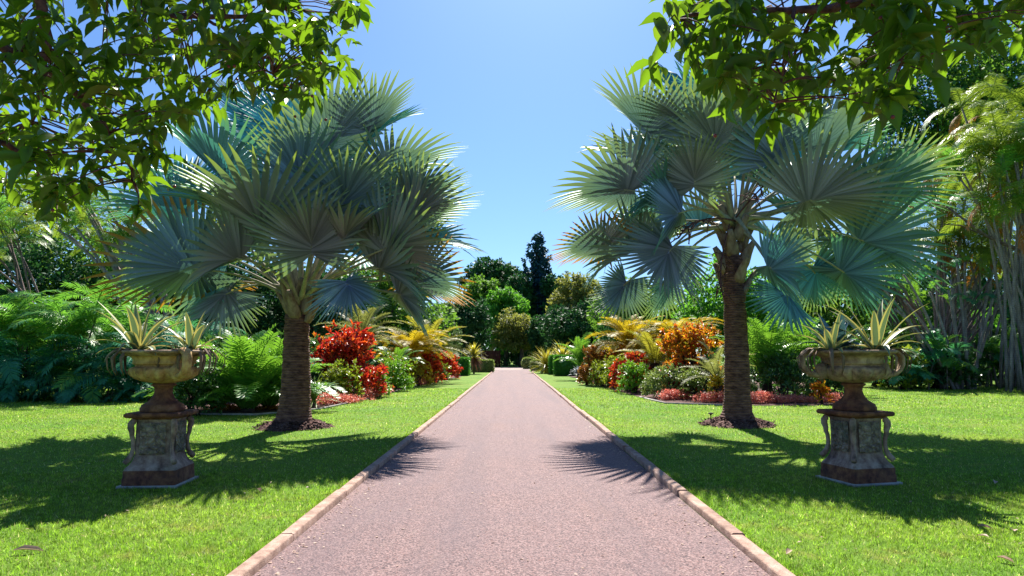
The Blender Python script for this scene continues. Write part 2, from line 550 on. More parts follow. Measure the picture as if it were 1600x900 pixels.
    leafmat('bush_dark', [(0.015, 0.067, 0.021), (0.030, 0.104, 0.030), (0.053, 0.136, 0.027), (0.090, 0.176, 0.030)], (0.10, 0.24, 0.03), 0.25, 0.4, 0.5)
    leafmat('flower_orange', [(0.55, 0.11, 0.015), (0.60, 0.17, 0.02)], None, 0.3, 0.5, 0.3)
    leafmat('hedge_leaf', [(0.032, 0.168, 0.025), (0.051, 0.232, 0.031), (0.080, 0.280, 0.028)], (0.16, 0.45, 0.03), 0.28, 0.42, 0.4)
    leafmat('pink_leaf', [(0.625, 0.149, 0.124), (0.775, 0.230, 0.169), (0.825, 0.338, 0.208), (0.500, 0.095, 0.104)], None, 0.3, 0.5, 0.3)
    leafmat('strap_yellow', [(0.462, 0.396, 0.050), (0.374, 0.352, 0.040), (0.242, 0.275, 0.035)], (0.7, 0.62, 0.06), 0.32, 0.4, 0.4)
    leafmat('strap_red', [(0.19, 0.075, 0.060), (0.30, 0.12, 0.10), (0.14, 0.07, 0.05)], None, 0.3, 0.45, 0.4)
    leafmat('silver_leaf', [(0.30, 0.33, 0.36), (0.42, 0.44, 0.47)], None, 0.2, 0.5, 0.3)
    leafmat('tree_dark', [(0.020, 0.076, 0.031), (0.034, 0.111, 0.037), (0.051, 0.136, 0.037)], (0.05, 0.17, 0.03), 0.22, 0.6, 0.12)
    leafmat('tree_conifer', [(0.015, 0.054, 0.090), (0.024, 0.081, 0.108), (0.036, 0.099, 0.102)], (0.03, 0.09, 0.04), 0.16, 0.6, 0.12)
    leafmat('tree_bright', [(0.051, 0.212, 0.031), (0.082, 0.281, 0.037), (0.128, 0.332, 0.037)], (0.20, 0.50, 0.03), 0.45, 0.6, 0.12)
    leafmat('tree_mid', [(0.048, 0.145, 0.027), (0.076, 0.187, 0.034), (0.128, 0.238, 0.041)], (0.20, 0.40, 0.03), 0.42, 0.6, 0.12)
    leafmat('tree_pale', [(0.073, 0.116, 0.031), (0.131, 0.171, 0.044), (0.224, 0.244, 0.072), (0.053, 0.089, 0.033)], (0.44, 0.46, 0.07), 0.36, 0.6, 0.12)
    leafmat('tree_grey', [(0.076, 0.145, 0.068), (0.128, 0.204, 0.093), (0.187, 0.264, 0.119)], (0.20, 0.30, 0.08), 0.26, 0.6, 0.12)
    # agave
    leafmat('agave_green', [(0.085, 0.150, 0.090), (0.125, 0.190, 0.110)], (0.20, 0.30, 0.10), 0.15, 0.45, 0.35)
    leafmat('agave_cream', [(0.46, 0.42, 0.13), (0.56, 0.50, 0.17)], (0.6, 0.52, 0.12), 0.2, 0.45, 0.35)
    leafmat('agave_blue', [(0.035, 0.120, 0.180), (0.060, 0.160, 0.210)], (0.1, 0.22, 0.2), 0.12, 0.45, 0.35)
    leafmat('fallen_leaf', [(0.40, 0.27, 0.20), (0.52, 0.38, 0.30), (0.30, 0.17, 0.10)], None, 0.2, 0.6, 0.2)


build_materials()
M = MATS

# ------------------------------------------------------------------ light, sky
SUN_EL, SUN_AZ = 46.5, 4.0      # azimuth: degrees to the right of straight ahead
world = bpy.data.worlds.new('World')
scene.world = world
world.use_nodes = True
wt = world.node_tree
wt.nodes.clear()
sky = wt.nodes.new('ShaderNodeTexSky')
sky.sky_type = 'NISHITA'
sky.sun_disc = False
sky.sun_elevation = R(SUN_EL)
sky.sun_rotation = R(SUN_AZ)
sky.altitude = 0
sky.air_density = 1.0
sky.dust_density = 0.6
sky.ozone_density = 4.0
bg = wt.nodes.new('ShaderNodeBackground')
bg.inputs[1].default_value = 0.058
wo = wt.nodes.new('ShaderNodeOutputWorld')
tint = wt.nodes.new('ShaderNodeMix')
tint.data_type = 'RGBA'
tint.blend_type = 'MULTIPLY'
tint.inputs[0].default_value = 1.0
tint.inputs[7].default_value = (0.58, 0.79, 1.04, 1)
wt.links.new(sky.outputs[0], tint.inputs[6])
wt.links.new(tint.outputs[2], bg.inputs[0])
wt.links.new(bg.outputs[0], wo.inputs[0])
sun_d = bpy.data.lights.new('sun', 'SUN')
sun_d.energy = 4.9
sun_d.angle = R(0.5)
sun_d.color = (1.0, 0.95, 0.86)
sun = bpy.data.objects.new('sun', sun_d)
sdir = Vector((math.sin(R(SUN_AZ)) * math.cos(R(SUN_EL)), math.cos(R(SUN_AZ)) * math.cos(R(SUN_EL)), math.sin(R(SUN_EL))))
sun.rotation_euler = sdir.to_track_quat('Z', 'Y').to_euler()
sun.location = (0, 30, 40)
COL.objects.link(sun)
scene.view_settings.view_transform = 'Standard'
scene.view_settings.look = 'None'
scene.view_settings.gamma = 1
scene.view_settings.exposure = 1.35
scene.view_settings.use_curve_mapping = False
scene.render.engine = 'CYCLES'
scene.cycles.max_bounces = 6
scene.cycles.diffuse_bounces = 3
scene.cycles.glossy_bounces = 2
scene.cycles.transmission_bounces = 4
scene.cycles.transparent_max_bounces = 4
scene.cycles.use_denoising = True

# ------------------------------------------------------------------ ground
PW = 1.89           # half width of the path
mb = MB()
mb.add([(-700, -60, 0), (700, -60, 0), (700, 1400, 0), (-700, 1400, 0)], quads=[[0, 1, 2, 3]])
tag(mb.build('lawn', M['lawn_turf']), 'sunlit green lawn on both sides of the path', None, None, 'structure')
mb = MB()
mb.add([(-PW, -12, .004), (PW, -12, .004), (PW, 78, .004), (-PW, 78, .004)], quads=[[0, 1, 2, 3]])
tag(mb.build('path', M['path_aggregate']), 'straight pinkish aggregate path leading to the trees', None, None, 'structure')
mb = MB()
mb.add([(-9, 78, .004), (9, 78, .004), (9, 98, .004), (-9, 98, .004)], quads=[[0, 1, 2, 3]])
tag(mb.build('crossing_path', M['pale_gravel']), 'pale gravel crossing at the end of the path', None, None, 'structure')


def pt_in_poly(x, y, poly):
    inside = np.zeros(len(x), bool)
    n = len(poly)
    for i in range(n):
        x1, y1 = poly[i]
        x2, y2 = poly[(i + 1) % n]
        c = ((y1 > y) != (y2 > y)) & (x < (x2 - x1) * (y - y1) / (y2 - y1 + 1e-12) + x1)
        inside ^= c
    return inside


def kerb(side):
    mb = MB()
    y, k = -11.0, 0
    while y < 77:
        ln = 1.9 if y < 30 else 4.0
        dx, dz, tl = RNG.normal(0, .007), RNG.normal(0, .006), RNG.normal(0, .006)
        y1 = min(y + ln - .018, 77)
        prof = [(0, -.05), (0, .060), (.008, .070), (.020, .075), (.102, .075), (.114, .070), (.122, .060), (.122, -.05)]
        v = []
        ys = np.linspace(y, y1, 4)
        for yy in ys:
            flare = 0.035 * max(0.0, (yy - 66)) ** 1.3
            for a, b in prof:
                v.append((side * (PW + .002 + a + dx + flare), yy, b + dz + tl * (yy - y) / ln + (RNG.normal(0, .0015) if b > 0 else 0)))
        m = len(prof)
        q = [[i * m + j, i * m + j + 1, (i + 1) * m + j + 1, (i + 1) * m + j] for i in range(3) for j in range(m - 1)]
        q = [f if side < 0 else f[::-1] for f in q]
        mb.add(v, quads=q)
        for b in (0, 3):
            mb.add([v[b * m + j] for j in range(m)], quads=[[0, 1, 6, 7], [1, 2, 5, 6], [2, 3, 4, 5]])
        y += ln
        k += 1
    return mb.build('kerb', M['kerb_concrete'])


tag(kerb(-1), 'low rounded pinkish concrete kerb along the left edge of the path', None, None, 'structure')
tag(kerb(1), 'low rounded pinkish concrete kerb along the right edge of the path', None, None, 'structure')

# beds
LB = [G(*p)[:2] for p in ((268, 642), (283, 646), (300, 648), (400, 649), (500, 640), (560, 627), (620, 611), (660, 601), (690, 594.5))]
LB = LB + [np.array([-3.9, 52]), np.array([-4.2, 62]), np.array([-13, 62]), np.array([-20, 44]), np.array([-11.6, 24])]
RB = [G(*p)[:2] for p in ((905, 592), (950, 607), (1000, 621), (1040, 631), (1130, 634), (1290, 634), (1312, 632))]
RB = [np.array([4.3, 56])] + RB + [np.array([12.4, 25.5]), np.array([18, 40]), np.array([20, 56])]


def bed(poly, nm, label):
    mb = MB()
    n = len(poly)
    c = np.mean(poly, axis=0)
    v = [(c[0], c[1], .05)] + [(p[0], p[1], .012) for p in poly]
    mb.add(v, tris=[[0, 1 + i, 1 + (i + 1) % n] for i in range(n)])
    me = mb.build(nm, M['bed_mulch'])
    tag(me, label, None, None, 'structure')


bed(LB, 'bed_soil', 'dark mulched soil of the left garden bed')
bed(RB, 'bed_soil', 'dark mulched soil of the right garden bed')


def edging(pts, label):
    mb = MB()
    pts = np.array([[p[0], p[1], 0.02] for p in pts])
    mb.tube(pts, .034, 6)
    tag(mb.build('bed_edging', M['pale_concrete']), label, None, None, 'structure')


edging(LB[2:7], 'thin pale edging along the front of the left bed')
edging(RB[3:6], 'thin pale edging along the front of the right bed')


# grass blades (nobody could count them)
def make_grass():
    rng = np.random.default_rng(3)
    mb = MB()
    zones = [(1.5, 4.3, 1500, .034, .0075), (4.3, 6.5, 5200, .042, .0065), (6.5, 9.5, 3600, .042, .0078), (9.5, 14, 1700, .036, .0085), (14, 21, 620, .040, .015),
             (21, 34, 170, .05, .030)]
    for y0, y1, dens, hh, w in zones:
        xm = 0.86 * y1 + 2.6
        n = int(dens * (y1 - y0) * 2 * xm)
        x = rng.uniform(-xm, xm, n)
        y = rng.uniform(y0, y1, n)
        vis = np.abs(x) < 0.84 * y + 2.6
        ok = vis & (np.abs(x) > PW + .128) & ~pt_in_poly(x, y, LB) & ~pt_in_poly(x, y, RB)
        for cx, cy, rr in MOUNDS:
            ok &= (x - cx) ** 2 + (y - cy) ** 2 > rr ** 2
        # thin worn spots
        ok &= rng.random(n) < 0.80 + 0.3 * np.sin(x * 1.7 + np.sin(y * 1.1) * 2) * np.sin(y * 1.3)
        x, y = x[ok], y[ok]
        n = len(x)
        a = rng.uniform(0, 2 * np.pi, n)
        ln = hh * rng.uniform(.5, 1.35, n)
        lean = rng.uniform(.2, 1.1, n)
        b = rng.uniform(0, 2 * np.pi, n)
        ww = w * rng.uniform(.6, 1.3, n)
        base = np.stack([x, y, np.full(n, -.002)], 1)
        s = np.stack([np.cos(a), np.sin(a), np.zeros(n)], 1) * ww[:, None] / 2
        tip = base + np.stack([np.cos(b) * np.sin(lean), np.sin(b) * np.sin(lean), np.cos(lean)], 1) * ln[:, None]
        v = np.stack([base - s, base + s, tip], 1).reshape(-1, 3)
        mb.add(v, tris=np.arange(3 * n).reshape(-1, 3))
    n = 26000
    y = 4.2 + 30 * rng.random(n) ** 1.8
    x = rng.choice([-1, 1], n) * (PW + .128 + np.abs(rng.normal(0, .055, n)))
    ln = .062 * rng.uniform(.4, 1.3, n) * (.75 + .5 * np.sin(y * 3.1) * np.sin(y * 7.7 + x))
    wd_ = .004 + .0006 * y
    a = rng.uniform(0, 2 * np.pi, n); b = rng.uniform(0, 2 * np.pi, n); lean = rng.uniform(.1, 1.0, n)
    base = np.stack([x, y, np.full(n, -.002)], 1)
    sv = np.stack([np.cos(a), np.sin(a), np.zeros(n)], 1) * (wd_ / 2)[:, None]
    tip = base + np.stack([np.cos(b) * np.sin(lean), np.sin(b) * np.sin(lean), np.cos(lean)], 1) * np.maximum(ln, .02)[:, None]
    mb.add(np.stack([base - sv, base + sv, tip], 1).reshape(-1, 3), tris=np.arange(3 * n).reshape(-1, 3))
    tag(mb.build('grass', M['grass_blades']), 'short sunlit grass of the lawns', None, None, 'stuff')


# ------------------------------------------------------------------ fan palms
def fan_blade(mb, hub, axis, normal, Rd, rng, nseg=44, span=R(140), fold=.28, droop=.16):
    X = norm(axis)
    Z = norm(normal - X * np.dot(normal, X))
    Y = np.cross(Z, X)
    costa = .22 * Rd
    dth = 2 * span / nseg
    st = np.array([.0, .16, .32, .47, .65, .84, .94, 1.0])
    split = .47
    lift = rng.normal(0, .02)
    for i in range(nseg):
        th = -span + dth * (i + .5)
        k = abs(th) / span
        Rs = Rd * (1 - .26 * k ** 1.5) * (1 + rng.normal(0, .035))
        ca, sa = math.cos(th), math.sin(th)
        off = costa * (1 - k) ** 1.2
        w0 = split * Rd * math.tan(dth / 2)
        vs, at = [], []
        sd = rng.uniform(.02, .16) + (.35 if rng.random() < .06 else 0)
        lat = rng.normal(0, .02)
        gap = .6 * costa * 2.4 / nseg * abs(sa) + .004
        for s in st:
            r = s * Rs
            if s <= split:
                w = r * math.tan(dth / 2) * 1.04 + gap * (1 - s)
            else:
                u = (s - split) / (1 - split)
                w = (w0 * 1.06 + gap * (1 - split)) * (1 - u ** 1.7) + .002
            hgt = .50 * w
            u = max(0, (s - split) / (1 - split))
            for sg in (-1, 0, 1):
                x = off + r * ca - sg * w * sa - lat * u * r * sa
                y = r * sa + sg * w * ca + lat * u * r * ca
                z = (hgt if sg == 0 else -hgt)
                z += fold * abs(y) ** 1.25 / Rd ** .25
                z -= droop * (max(x, 0) ** 2) / Rd
                z -= sd * u * u * Rd * .55
                vs.append(hub + X * x + Y * y + Z * z)
                at.append(s)
        q = []
        for j in range(len(st) - 1):
            a, b = 3 * j, 3 * j + 3
            q += [[a, b, b + 1, a + 1], [a + 1, b + 1, b + 2, a + 2]]
        mb.add(vs, quads=q, attr=at)
    # short ridge of the costa
    return X, Z


def bez(a, b, c, n=9):
    t = np.linspace(0, 1, n)[:, None]
    return (1 - t) ** 2 * a + 2 * t * (1 - t) * b + t * t * c


def fan_palm(label, base, top, crown_c, r0, r1, fronds, rng, boot0):
    root = thing('fan_palm', label, 'palm tree', base)
    base = np.asarray(base, float)
    # trunk
    mb = MB()
    t = np.linspace(0, 1, 26)
    pts = base + (top - base) * t[:, None]
    pts[:, 0] += .02 * np.sin(t * 5)
    rad = r1 + (r0 - r1) * (1 - t) ** 1.4 + .20 * np.exp(-t * 18) + .012 * np.sin(t * 60) + rng.normal(0, .006, 26)
    mb.tube(pts - base, rad, 24)
    mb.build('trunk', M['palm_trunk'], root, smooth=True)
    attach_top = crown_c - base
    top_l = top - base
    # old leaf bases hugging the trunk head
    nb = 14
    for i in range(nb):
        a = i * 2.39996 + rng.uniform(-.2, .2)
        u = i / nb
        z0 = (top_l[2] - boot0) + u * (attach_top[2] - top_l[2] + boot0)
        rr = r1 * (1.02 - .45 * u)
        c = np.array([top_l[0] + (attach_top[0] - top_l[0]) * u, top_l[1], z0])
        o = np.array([math.cos(a), math.sin(a), 0])
        p0 = c + o * rr * .72 - np.array([0, 0, .14])
        p1 = c + o * (rr + .06) + np.array([0, 0, .14])
        p2 = c + o * (rr + .24 + .1 * rng.random()) + np.array([0, 0, .40 + .1 * rng.random()])
        mb = MB()
        mb.tube(bez(p0, p1, p2, 6), [.15, .16, .14, .11, .085, .06], 8, flat=.55)
        mb.build('leaf_base', M['palm_boot'], root, smooth=True)
    for (hub, axis, Rd, roll, dry) in fronds:
        hub = np.asarray(hub, float) - base
        inward = np.array([attach_top[0] - hub[0], attach_top[1] - hub[1], 0])
        axis = norm(axis)
        up = np.array([0, 0, 1.0])
        inw = norm(inward)
        face = 1.0 if hub[1] < attach_top[1] + .35 else -1.0
        nrm = up * .85 + inw * .85 + np.array([0, face * .55 * (1 - .6 * abs(inw[1])), 0]) + rng.normal(0, .16, 3)
        nrm = nrm - axis * np.dot(nrm, axis)
        nrm = norm(nrm)
        side = np.cross(nrm, axis)
        nrm = nrm * math.cos(roll) + side * math.sin(roll)
        mb = MB()
        fan_blade(mb, hub, axis, nrm, Rd, rng, nseg=int(rng.integers(40, 48)), fold=rng.uniform(.30, .78), droop=rng.uniform(.10, .30))
        fr = mb.build('frond', M[('fan_blade', 'fan_blade_dry', 'fan_blade_blue')[dry]], root, attr=True)
        # stalk
        o = norm(np.array([hub[0] - attach_top[0], hub[1] - attach_top[1], 0]))
        s0 = attach_top + o * r1 * .45 + np.array([0, 0, -.35 + .3 * rng.random()])
        ctl = (s0 + hub) / 2 + np.array([0, 0, .25]) + o * .1 - (axis * .25)
        mb = MB()
        mb.tube(bez(s0, ctl, hub + axis * .12 * Rd, 10), np.array([.105, .075, .056, .048, .042, .038, .035, .033, .030, .020]), 8, flat=.7)
        mb.build('leaf_stalk', M['palm_stalk'], fr, smooth=True)
    return root


def hub_list(spec, Y0):
    """(px, py, dY, screen angle deg, towards-viewer lean, blade length m, roll, dry)"""
    out = []
    for px, py, dY, ang, tow, Rd, roll, dry in spec:
        a = R(ang)
        out.append((P(px, py, Y0 + dY), np.array([math.cos(a), -tow, math.sin(a)]), Rd, R(roll), dry))
    return out


rngp = np.random.default_rng(11)
LP = G(458, 668)
Y0 = LP[1]
left_spec = [
    (509, 240, -.2, 68, .15, 1.75, 5, 0), (600, 282, .2, 38, .1, 1.65, 0, 0), (537, 330, -1.5, 72, .75, 1.45, 0, 0),
    (628, 350, -.3, 30, .25, 1.6, 8, 0), (596, 392, -1.3, 22, .55, 1.5, 25, 0), (585, 415, -.9, -22, .45, 1.5, 10, 0),
    (640, 436, .1, -6, .1, 1.35, 15, 1), (487, 396, -2.0, 80, .95, 1.45, -5, 0), (421, 368, -1.9, 120, .9, 1.95, 0, 0),
    (318, 418, -.7, 186, .2, 1.85, -12, 1), (352, 285, -.3, 128, .2, 1.8, 0, 2), (447, 215, .5, 95, -.2, 1.6, 0, 2),
    (293, 335, 0., 165, .1, 1.6, -15, 2), (395, 345, -1.3, 150, .6, 1.7, 20, 2), (560, 230, 1.0, 55, -.4, 1.7, 0, 2),
    (400, 240, 1.0, 118, -.4, 1.7, 0, 2), (470, 300, -1.0, 88, .5, 1.6, 10, 0), (330, 390, 1.0, 190, -.3, 1.7, 0, 0),
    (610, 330, 1.3, 25, -.5, 1.6, 0, 0), (480, 200, 1.2, 90, -.6, 1.5, 0, 0), (560, 400, 1.4, -5, -.6, 1.5, 0, 0),
    (620, 455, -.8, -38, .4, 1.1, 0, 0), (360, 455, -.3, 220, .3, 1.0, 0, 0), (430, 300, 1.6, 100, -.8, 1.6, 0, 2),
    (520, 290, 1.7, 70, -.9, 1.6, 0, 0), (380, 400, -1.5, 205, .7, 1.3, 0, 0), (530, 380, -1.6, 40, .8, 1.3, -20, 0),
    (300, 290, .5, 150, 0, 1.5, 0, 2),
    (300, 395, .3, 200, .1, 1.4, 0, 0), (345, 440, .5, 215, .1, 1.3, 0, 0), (610, 425, .9, -18, -.1, 1.4, 0, 0), (650, 380, .4, 10, .0, 1.3, 0, 0),
    (640, 320, -.4, 35, .2, 1.3, 0, 0), (575, 205, .3, 55, .0, 1.35, 0, 0), (395, 200, .4, 115, .0, 1.35, 0, 2), (540, 440, -1.5, -50, .6, 1.0, 0, 0),
]
top = P(466, 492, Y0)
cc = P(469, 455, Y0)
fan_palm('fan palm with dense round blue grey crown on a short thick trunk, left of path', LP, top, cc, .365, .275,
         hub_list(left_spec, Y0), rngp, .02)
RP = G(1152, 664)
Y0 = RP[1]
right_spec = [
    (1084, 292, -1.4, 95, .8, 1.15, 0, 0), (1050, 300, -.7, 190, .5, 1.2, -10, 2), (1050, 385, -1.0, 235, .6, 1.5, 0, 0),
    (988, 298, -.2, 172, .15, 1.75, -5, 0), (1015, 212, .1, 128, .1, 1.6, 0, 0), (1085, 205, -.4, 140, .35, 1.45, 0, 0),
    (1130, 165, .6, 92, -.2, 1.6, 0, 2), (1262, 238, .2, 28, .1, 1.85, 10, 0), (1252, 316, -1.0, 10, .5, 1.8, 20, 0),
    (1330, 308, .3, 8, .1, 2.0, 0, 2), (1335, 372, -.3, -22, .2, 1.75, 10, 2), (1198, 415, -1.6, -45, .8, 1.05, 0, 2),
    (1228, 455, -.9, -70, .4, 1.05, 0, 2), (1185, 245, 1.0, 70, -.5, 1.6, 0, 2), (945, 386, .0, 176, .1, 1.15, -20, 1),
    (978, 440, .3, 238, .1, .95, 0, 0), (1035, 440, .6, 262, .0, .9, 0, 0), (1200, 170, .8, 62, -.3, 1.7, 0, 2),
    (1290, 250, 1.2, 35, -.5, 1.8, 0, 2), (1075, 240, 1.3, 125, -.6, 1.6, 0, 0), (1250, 350, 1.3, -10, -.5, 1.6, 0, 0),
    (1270, 420, .8, -60, -.2, 1.1, 0, 0), (1020, 350, 1.0, 200, -.4, 1.5, 0, 0),
    (1120, 240, -1.0, 105, .5, 1.45, 0, 0), (1165, 220, -.3, 85, .2, 1.55, 0, 2), (1205, 255, -.9, 58, .5, 1.5, 5, 0),
    (1235, 180, .5, 52, -.1, 1.6, 0, 0), (1090, 170, .9, 112, -.3, 1.6, 0, 2), (1000, 390, .3, 195, .1, 1.4, 0, 0),
    (1025, 260, .9, 150, -.3, 1.7, 0, 0), (1300, 335, 1.2, 5, -.4, 1.7, 0, 2), (1150, 280, 1.6, 90, -.9, 1.5, 0, 0),
    (1240, 290, .9, 20, -.3, 1.7, 0, 0), (1385, 290, .1, 25, .0, 1.45, 0, 0), (1310, 420, .2, -35, .1, 1.35, 0, 2),
    (1100, 350, 1.3, 190, -.6, 1.5, 0, 0), (1215, 380, 1.4, -15, -.6, 1.4, 0, 0), (1065, 330, -1.2, 215, .7, 1.2, 0, 0),
]
top = P(1147, 400, Y0)
cc = P(1146, 335, Y0)
rp_root = fan_palm('fan palm with a tall bare trunk and open blue green crown, right of the path', RP, top, cc, .310, .235,
                   hub_list(right_spec, Y0), rngp, .75)
# dark fruiting stalks hanging in the right palm's crown
for k, (a, b, c) in enumerate((((1150, 340), (1180, 300), (1215, 270)), ((1150, 345), (1085, 330), (1060, 372)), ((1140, 350), (1120, 420), (1128, 455)))):
    mb = MB()
    pa, pb, pc = P(*a, Y0 - .3), P(*b, Y0 - .7), P(*c, Y0 - .9)
    ln = bez(pa, pb, pc, 9) - RP
    mb.tube(ln, .02, 6)
    for j in range(26):
        p = ln[3 + j % 6]
        d = rngp.normal(0, .16, 3)
        mb.tube([p, p + d * .6 + [0, 0, -.05], p + d + [0, 0, -.16]], .012, 4)
    mb.build('fruit_stalk', M['red_branch'], rp_root)

MOUNDS = [(LP[0], LP[1], .78), (RP[0], RP[1], .80)]


def mound(c, r, h, label):
    mb = MB()
    rng = np.random.default_rng(int(abs(c[0] * 100)))
    n = 40
    ang = np.linspace(0, 2 * np.pi, n, endpoint=False)
    wob = 1 + .10 * np.sin(ang * 3 + 1) + .06 * np.sin(ang * 7)
    v, q = [], []
    rings = [1, .9, .75, .6, .4, .2]
    for i, s in enumerate(rings):
        z = h * (1 - s ** 1.6) + (rng.normal(0, .012, n) if 0 < i else 0) - (.01 if i == 0 else 0)
        v.append(np.stack([r * s * wob * np.cos(ang), r * s * wob * np.sin(ang), np.zeros(n) + z], 1))
        if i:
            q += [[(i - 1) * n + j, (i - 1) * n + (j + 1) % n, i * n + (j + 1) % n, i * n + j] for j in range(n)]
    mb.add(np.concatenate(v), quads=q)
    # loose bark chips lying on the heap
    k = 900
    th = rng.uniform(0, 2 * np.pi, k)
    s = np.sqrt(rng.uniform(.05, 1.08, k))
    p = np.stack([r * s * np.cos(th), r * s * np.sin(th), h * np.maximum(0, 1 - s ** 1.6) + .012], 1)
    d = rng.normal(0, 1, (k, 3)) * [1, 1, .25]
    mb.batch(CARD_V, CARD_Q, frames(d, np.tile([0, 0, 1.0], (k, 1)) + rng.normal(0, .4, (k, 3)), rng.uniform(.05, .14, k), .04), p)
    tag(mb.build('mulch_mound', M['bed_mulch'], loc=(c[0], c[1], 0)), label, None, None, 'structure')


mound(LP, .82, .24, 'heap of brown mulch around the foot of the left fan palm')
mound(RP, .84, .22, 'heap of brown mulch around the foot of the right fan palm')
make_grass()


# ------------------------------------------------------------------ urns on pedestals
def pedestal(label, base, rot, slab):
    root = thing('pedestal', label, 'pedestal', base)
    root.rotation_euler = (0, 0, rot)

    def sq(prof, nm, mat, chamf=.0, bev=True):
        mb = MB()
        v = []
        for w, z in prof:
            h = w * .455
            c = h * .06
            ring = [(-h + c, -h), (h - c, -h), (h, -h + c), (h, h - c), (h - c, h), (-h + c, h), (-h, h - c), (-h, -h + c)]
            v += [(x, y, z) for x, y in ring]
        q = [[i * 8 + j, i * 8 + (j + 1) % 8, (i + 1) * 8 + (j + 1) % 8, (i + 1) * 8 + j] for i in range(len(prof) - 1) for j in range(8)]
        mb.add(v, quads=q)
        n0 = len(prof) * 8 - 8
        mb.q.append(np.array([[n0, n0 + 1, n0 + 2, n0 + 7], [n0 + 7, n0 + 2, n0 + 3, n0 + 6], [n0 + 6, n0 + 3, n0 + 4, n0 + 5]]))
        mb.qm.append(np.zeros(3, int))
        return mb.build(nm, mat, root)

    if slab:
        mb = MB()
        mb.box(-.355, -.355, 0, .355, .355, .03)
        mb.build('footing_slab', M['pale_concrete'], root)
    z = .03
    SC = .92
    sq([(.70, z), (.70, z + .085), (.685, z + .09), (.685, z + .165), (.675, z + .175)], 'base_block', M['rust_stone'])
    sq([(.675, z + .1752), (.65, z + .20), (.58, z + .235), (.53, z + .275), (.505, z + .31), (.505, z + .315)], 'flared_foot', M['pedestal_stone'])
    sq([(.50, z + .3152), (.485, z + .34), (.465, z + .60), (.48, z + .76), (.51, z + .785)], 'shaft', M['pedestal_stone'])
    sq([(.54, z + .7852), (.56, z + .80), (.70, z + .812), (.73, z + .825), (.73, z + .855), (.70, z + .868)], 'cap', M['rust_stone'])
    # carved panels on the four faces and corner scrolls
    for k in range(4):
        a = k * math.pi / 2
        rm = Matrix.Rotation(a, 4, 'Z')
        mb = MB()
        v, q = [], []
        nx, nz = 13, 15
        for j in range(nz):
            for i in range(nx):
                x = -.155 + .31 * i / (nx - 1)
                zz = z + .36 + .38 * j / (nz - 1)
                e = min(i, nx - 1 - i, j, nz - 1 - j)
                yy = -.236 - (.004 if e == 0 else .020 if e == 1 else .006 + .014 * abs(math.sin(i * 1.35) * math.cos(j * 1.15)))
                v.append((x, yy, zz))
        for j in range(nz - 1):
            for i in range(nx - 1):
                q.append([j * nx + i, j * nx + i + 1, (j + 1) * nx + i + 1, (j + 1) * nx + i])
        v = [tuple(rm @ Vector(p)) for p in v]
        mb.add(v, quads=q)
        mb.build('carved_panel', M['carved_stone'], root, smooth=True)
    for k in range(4):
        a = k * math.pi / 2 + math.pi / 4
        mb = MB()
        o = np.array([math.cos(a), math.sin(a), 0])
        prof = [(.315, .765), (.345, .765), (.366, .735), (.368, .69), (.352, .64), (.350, .585), (.332, .53), (.328, .47), (.330, .42), (.345, .36), (.375, .31), (.42, .265)]
        mb.tube([o * r + [0, 0, z + h] for r, h in prof], [.034, .040, .042, .040, .034, .028, .026, .026, .026, .030, .036, .034], 8)
        mb.build('corner_scroll', M['pedestal_stone'], root, smooth=True)
    return root


def urn(label, base, z0, rot, stone):
    root = thing('garden_urn', label, 'urn', (base[0], base[1], z0))
    root.rotation_euler = (0, 0, rot)
    mb = MB()
    mb.lathe([(0, .0), (.255, 0), (.262, .02), (.262, .05), (.25, .06), (.245, .085), (.215, .10), (.19, .115), (.165, .135), (.135, .17), (.115, .21), (.105, .25),
              (.108, .29), (.125, .315), (.145, .325), (.15, .34), (.13, .35), (.10, .36)], 40)
    mb.build('foot', M['rust_stone'], root, smooth=True)
    gad = 18

    def mod(rr, zz, ang):
        if .365 < zz < .55:
            k = math.sin(math.pi * (zz - .36) / .195) ** .6
            return rr * (1 + .17 * k * (np.abs(np.sin(ang * gad / 2)) ** .7 - .6))
        return rr
    mb = MB()
    prof = [(.10, .352), (.16, .362), (.24, .38), (.31, .408), (.36, .445), (.388, .485), (.395, .52), (.388, .545), (.362, .560), (.335, .566), (.332, .585),
            (.340, .592), (.368, .600), (.374, .610), (.366, .620), (.368, .65), (.385, .685), (.42, .702)]
    mb.lathe(prof, 132, mod)
    mb.build('bowl', stone, root, smooth=True)
    mb = MB()

    def egg(rr, zz, ang):
        if zz > .725 and zz < .752:
            return rr + .014 * (np.abs(np.sin(ang * 15)) ** .5 - .5)
        return rr
    mb.lathe([(.42, .698), (.45, .703), (.475, .715), (.50, .73), (.525, .735), (.54, .745), (.545, .758), (.535, .770), (.50, .775), (.43, .772), (.41, .755), (.40, .71)], 120, egg)
    mb.build('rim', M['urn_stone_grey'], root, smooth=True)
    mb = MB()
    mb.lathe([(0, .735), (.2, .738), (.408, .725)], 32)
    mb.build('potting_soil', M['bed_mulch'], root, smooth=True)
    for s in (0, math.pi):
        mb = MB()
        ang = np.linspace(0, 1, 16)
        pts = [(.37, .50), (.42, .46), (.49, .455), (.57, .475), (.63, .52), (.665, .59), (.665, .67), (.635, .735), (.58, .765), (.52, .765)]
        w = [.03, .036, .036, .034, .032, .030, .032, .034, .036, .034]
        c, sn = math.cos(s), math.sin(s)
        for off in (-.030, 0, .030):
            mb.tube([(r * c - off * sn, r * sn + off * c, z) for r, z in pts], np.array(w) * (1.15 if off == 0 else .95), 8)
        # mask at the handle's root
        mb.tube([(r * c, r * sn, z) for r, z in ((.34, .43), (.385, .455), (.405, .50), (.395, .55), (.36, .59))], [.04, .09, .11, .09, .04], 10)
        mb.build('handle', stone, root, smooth=True)
    return root


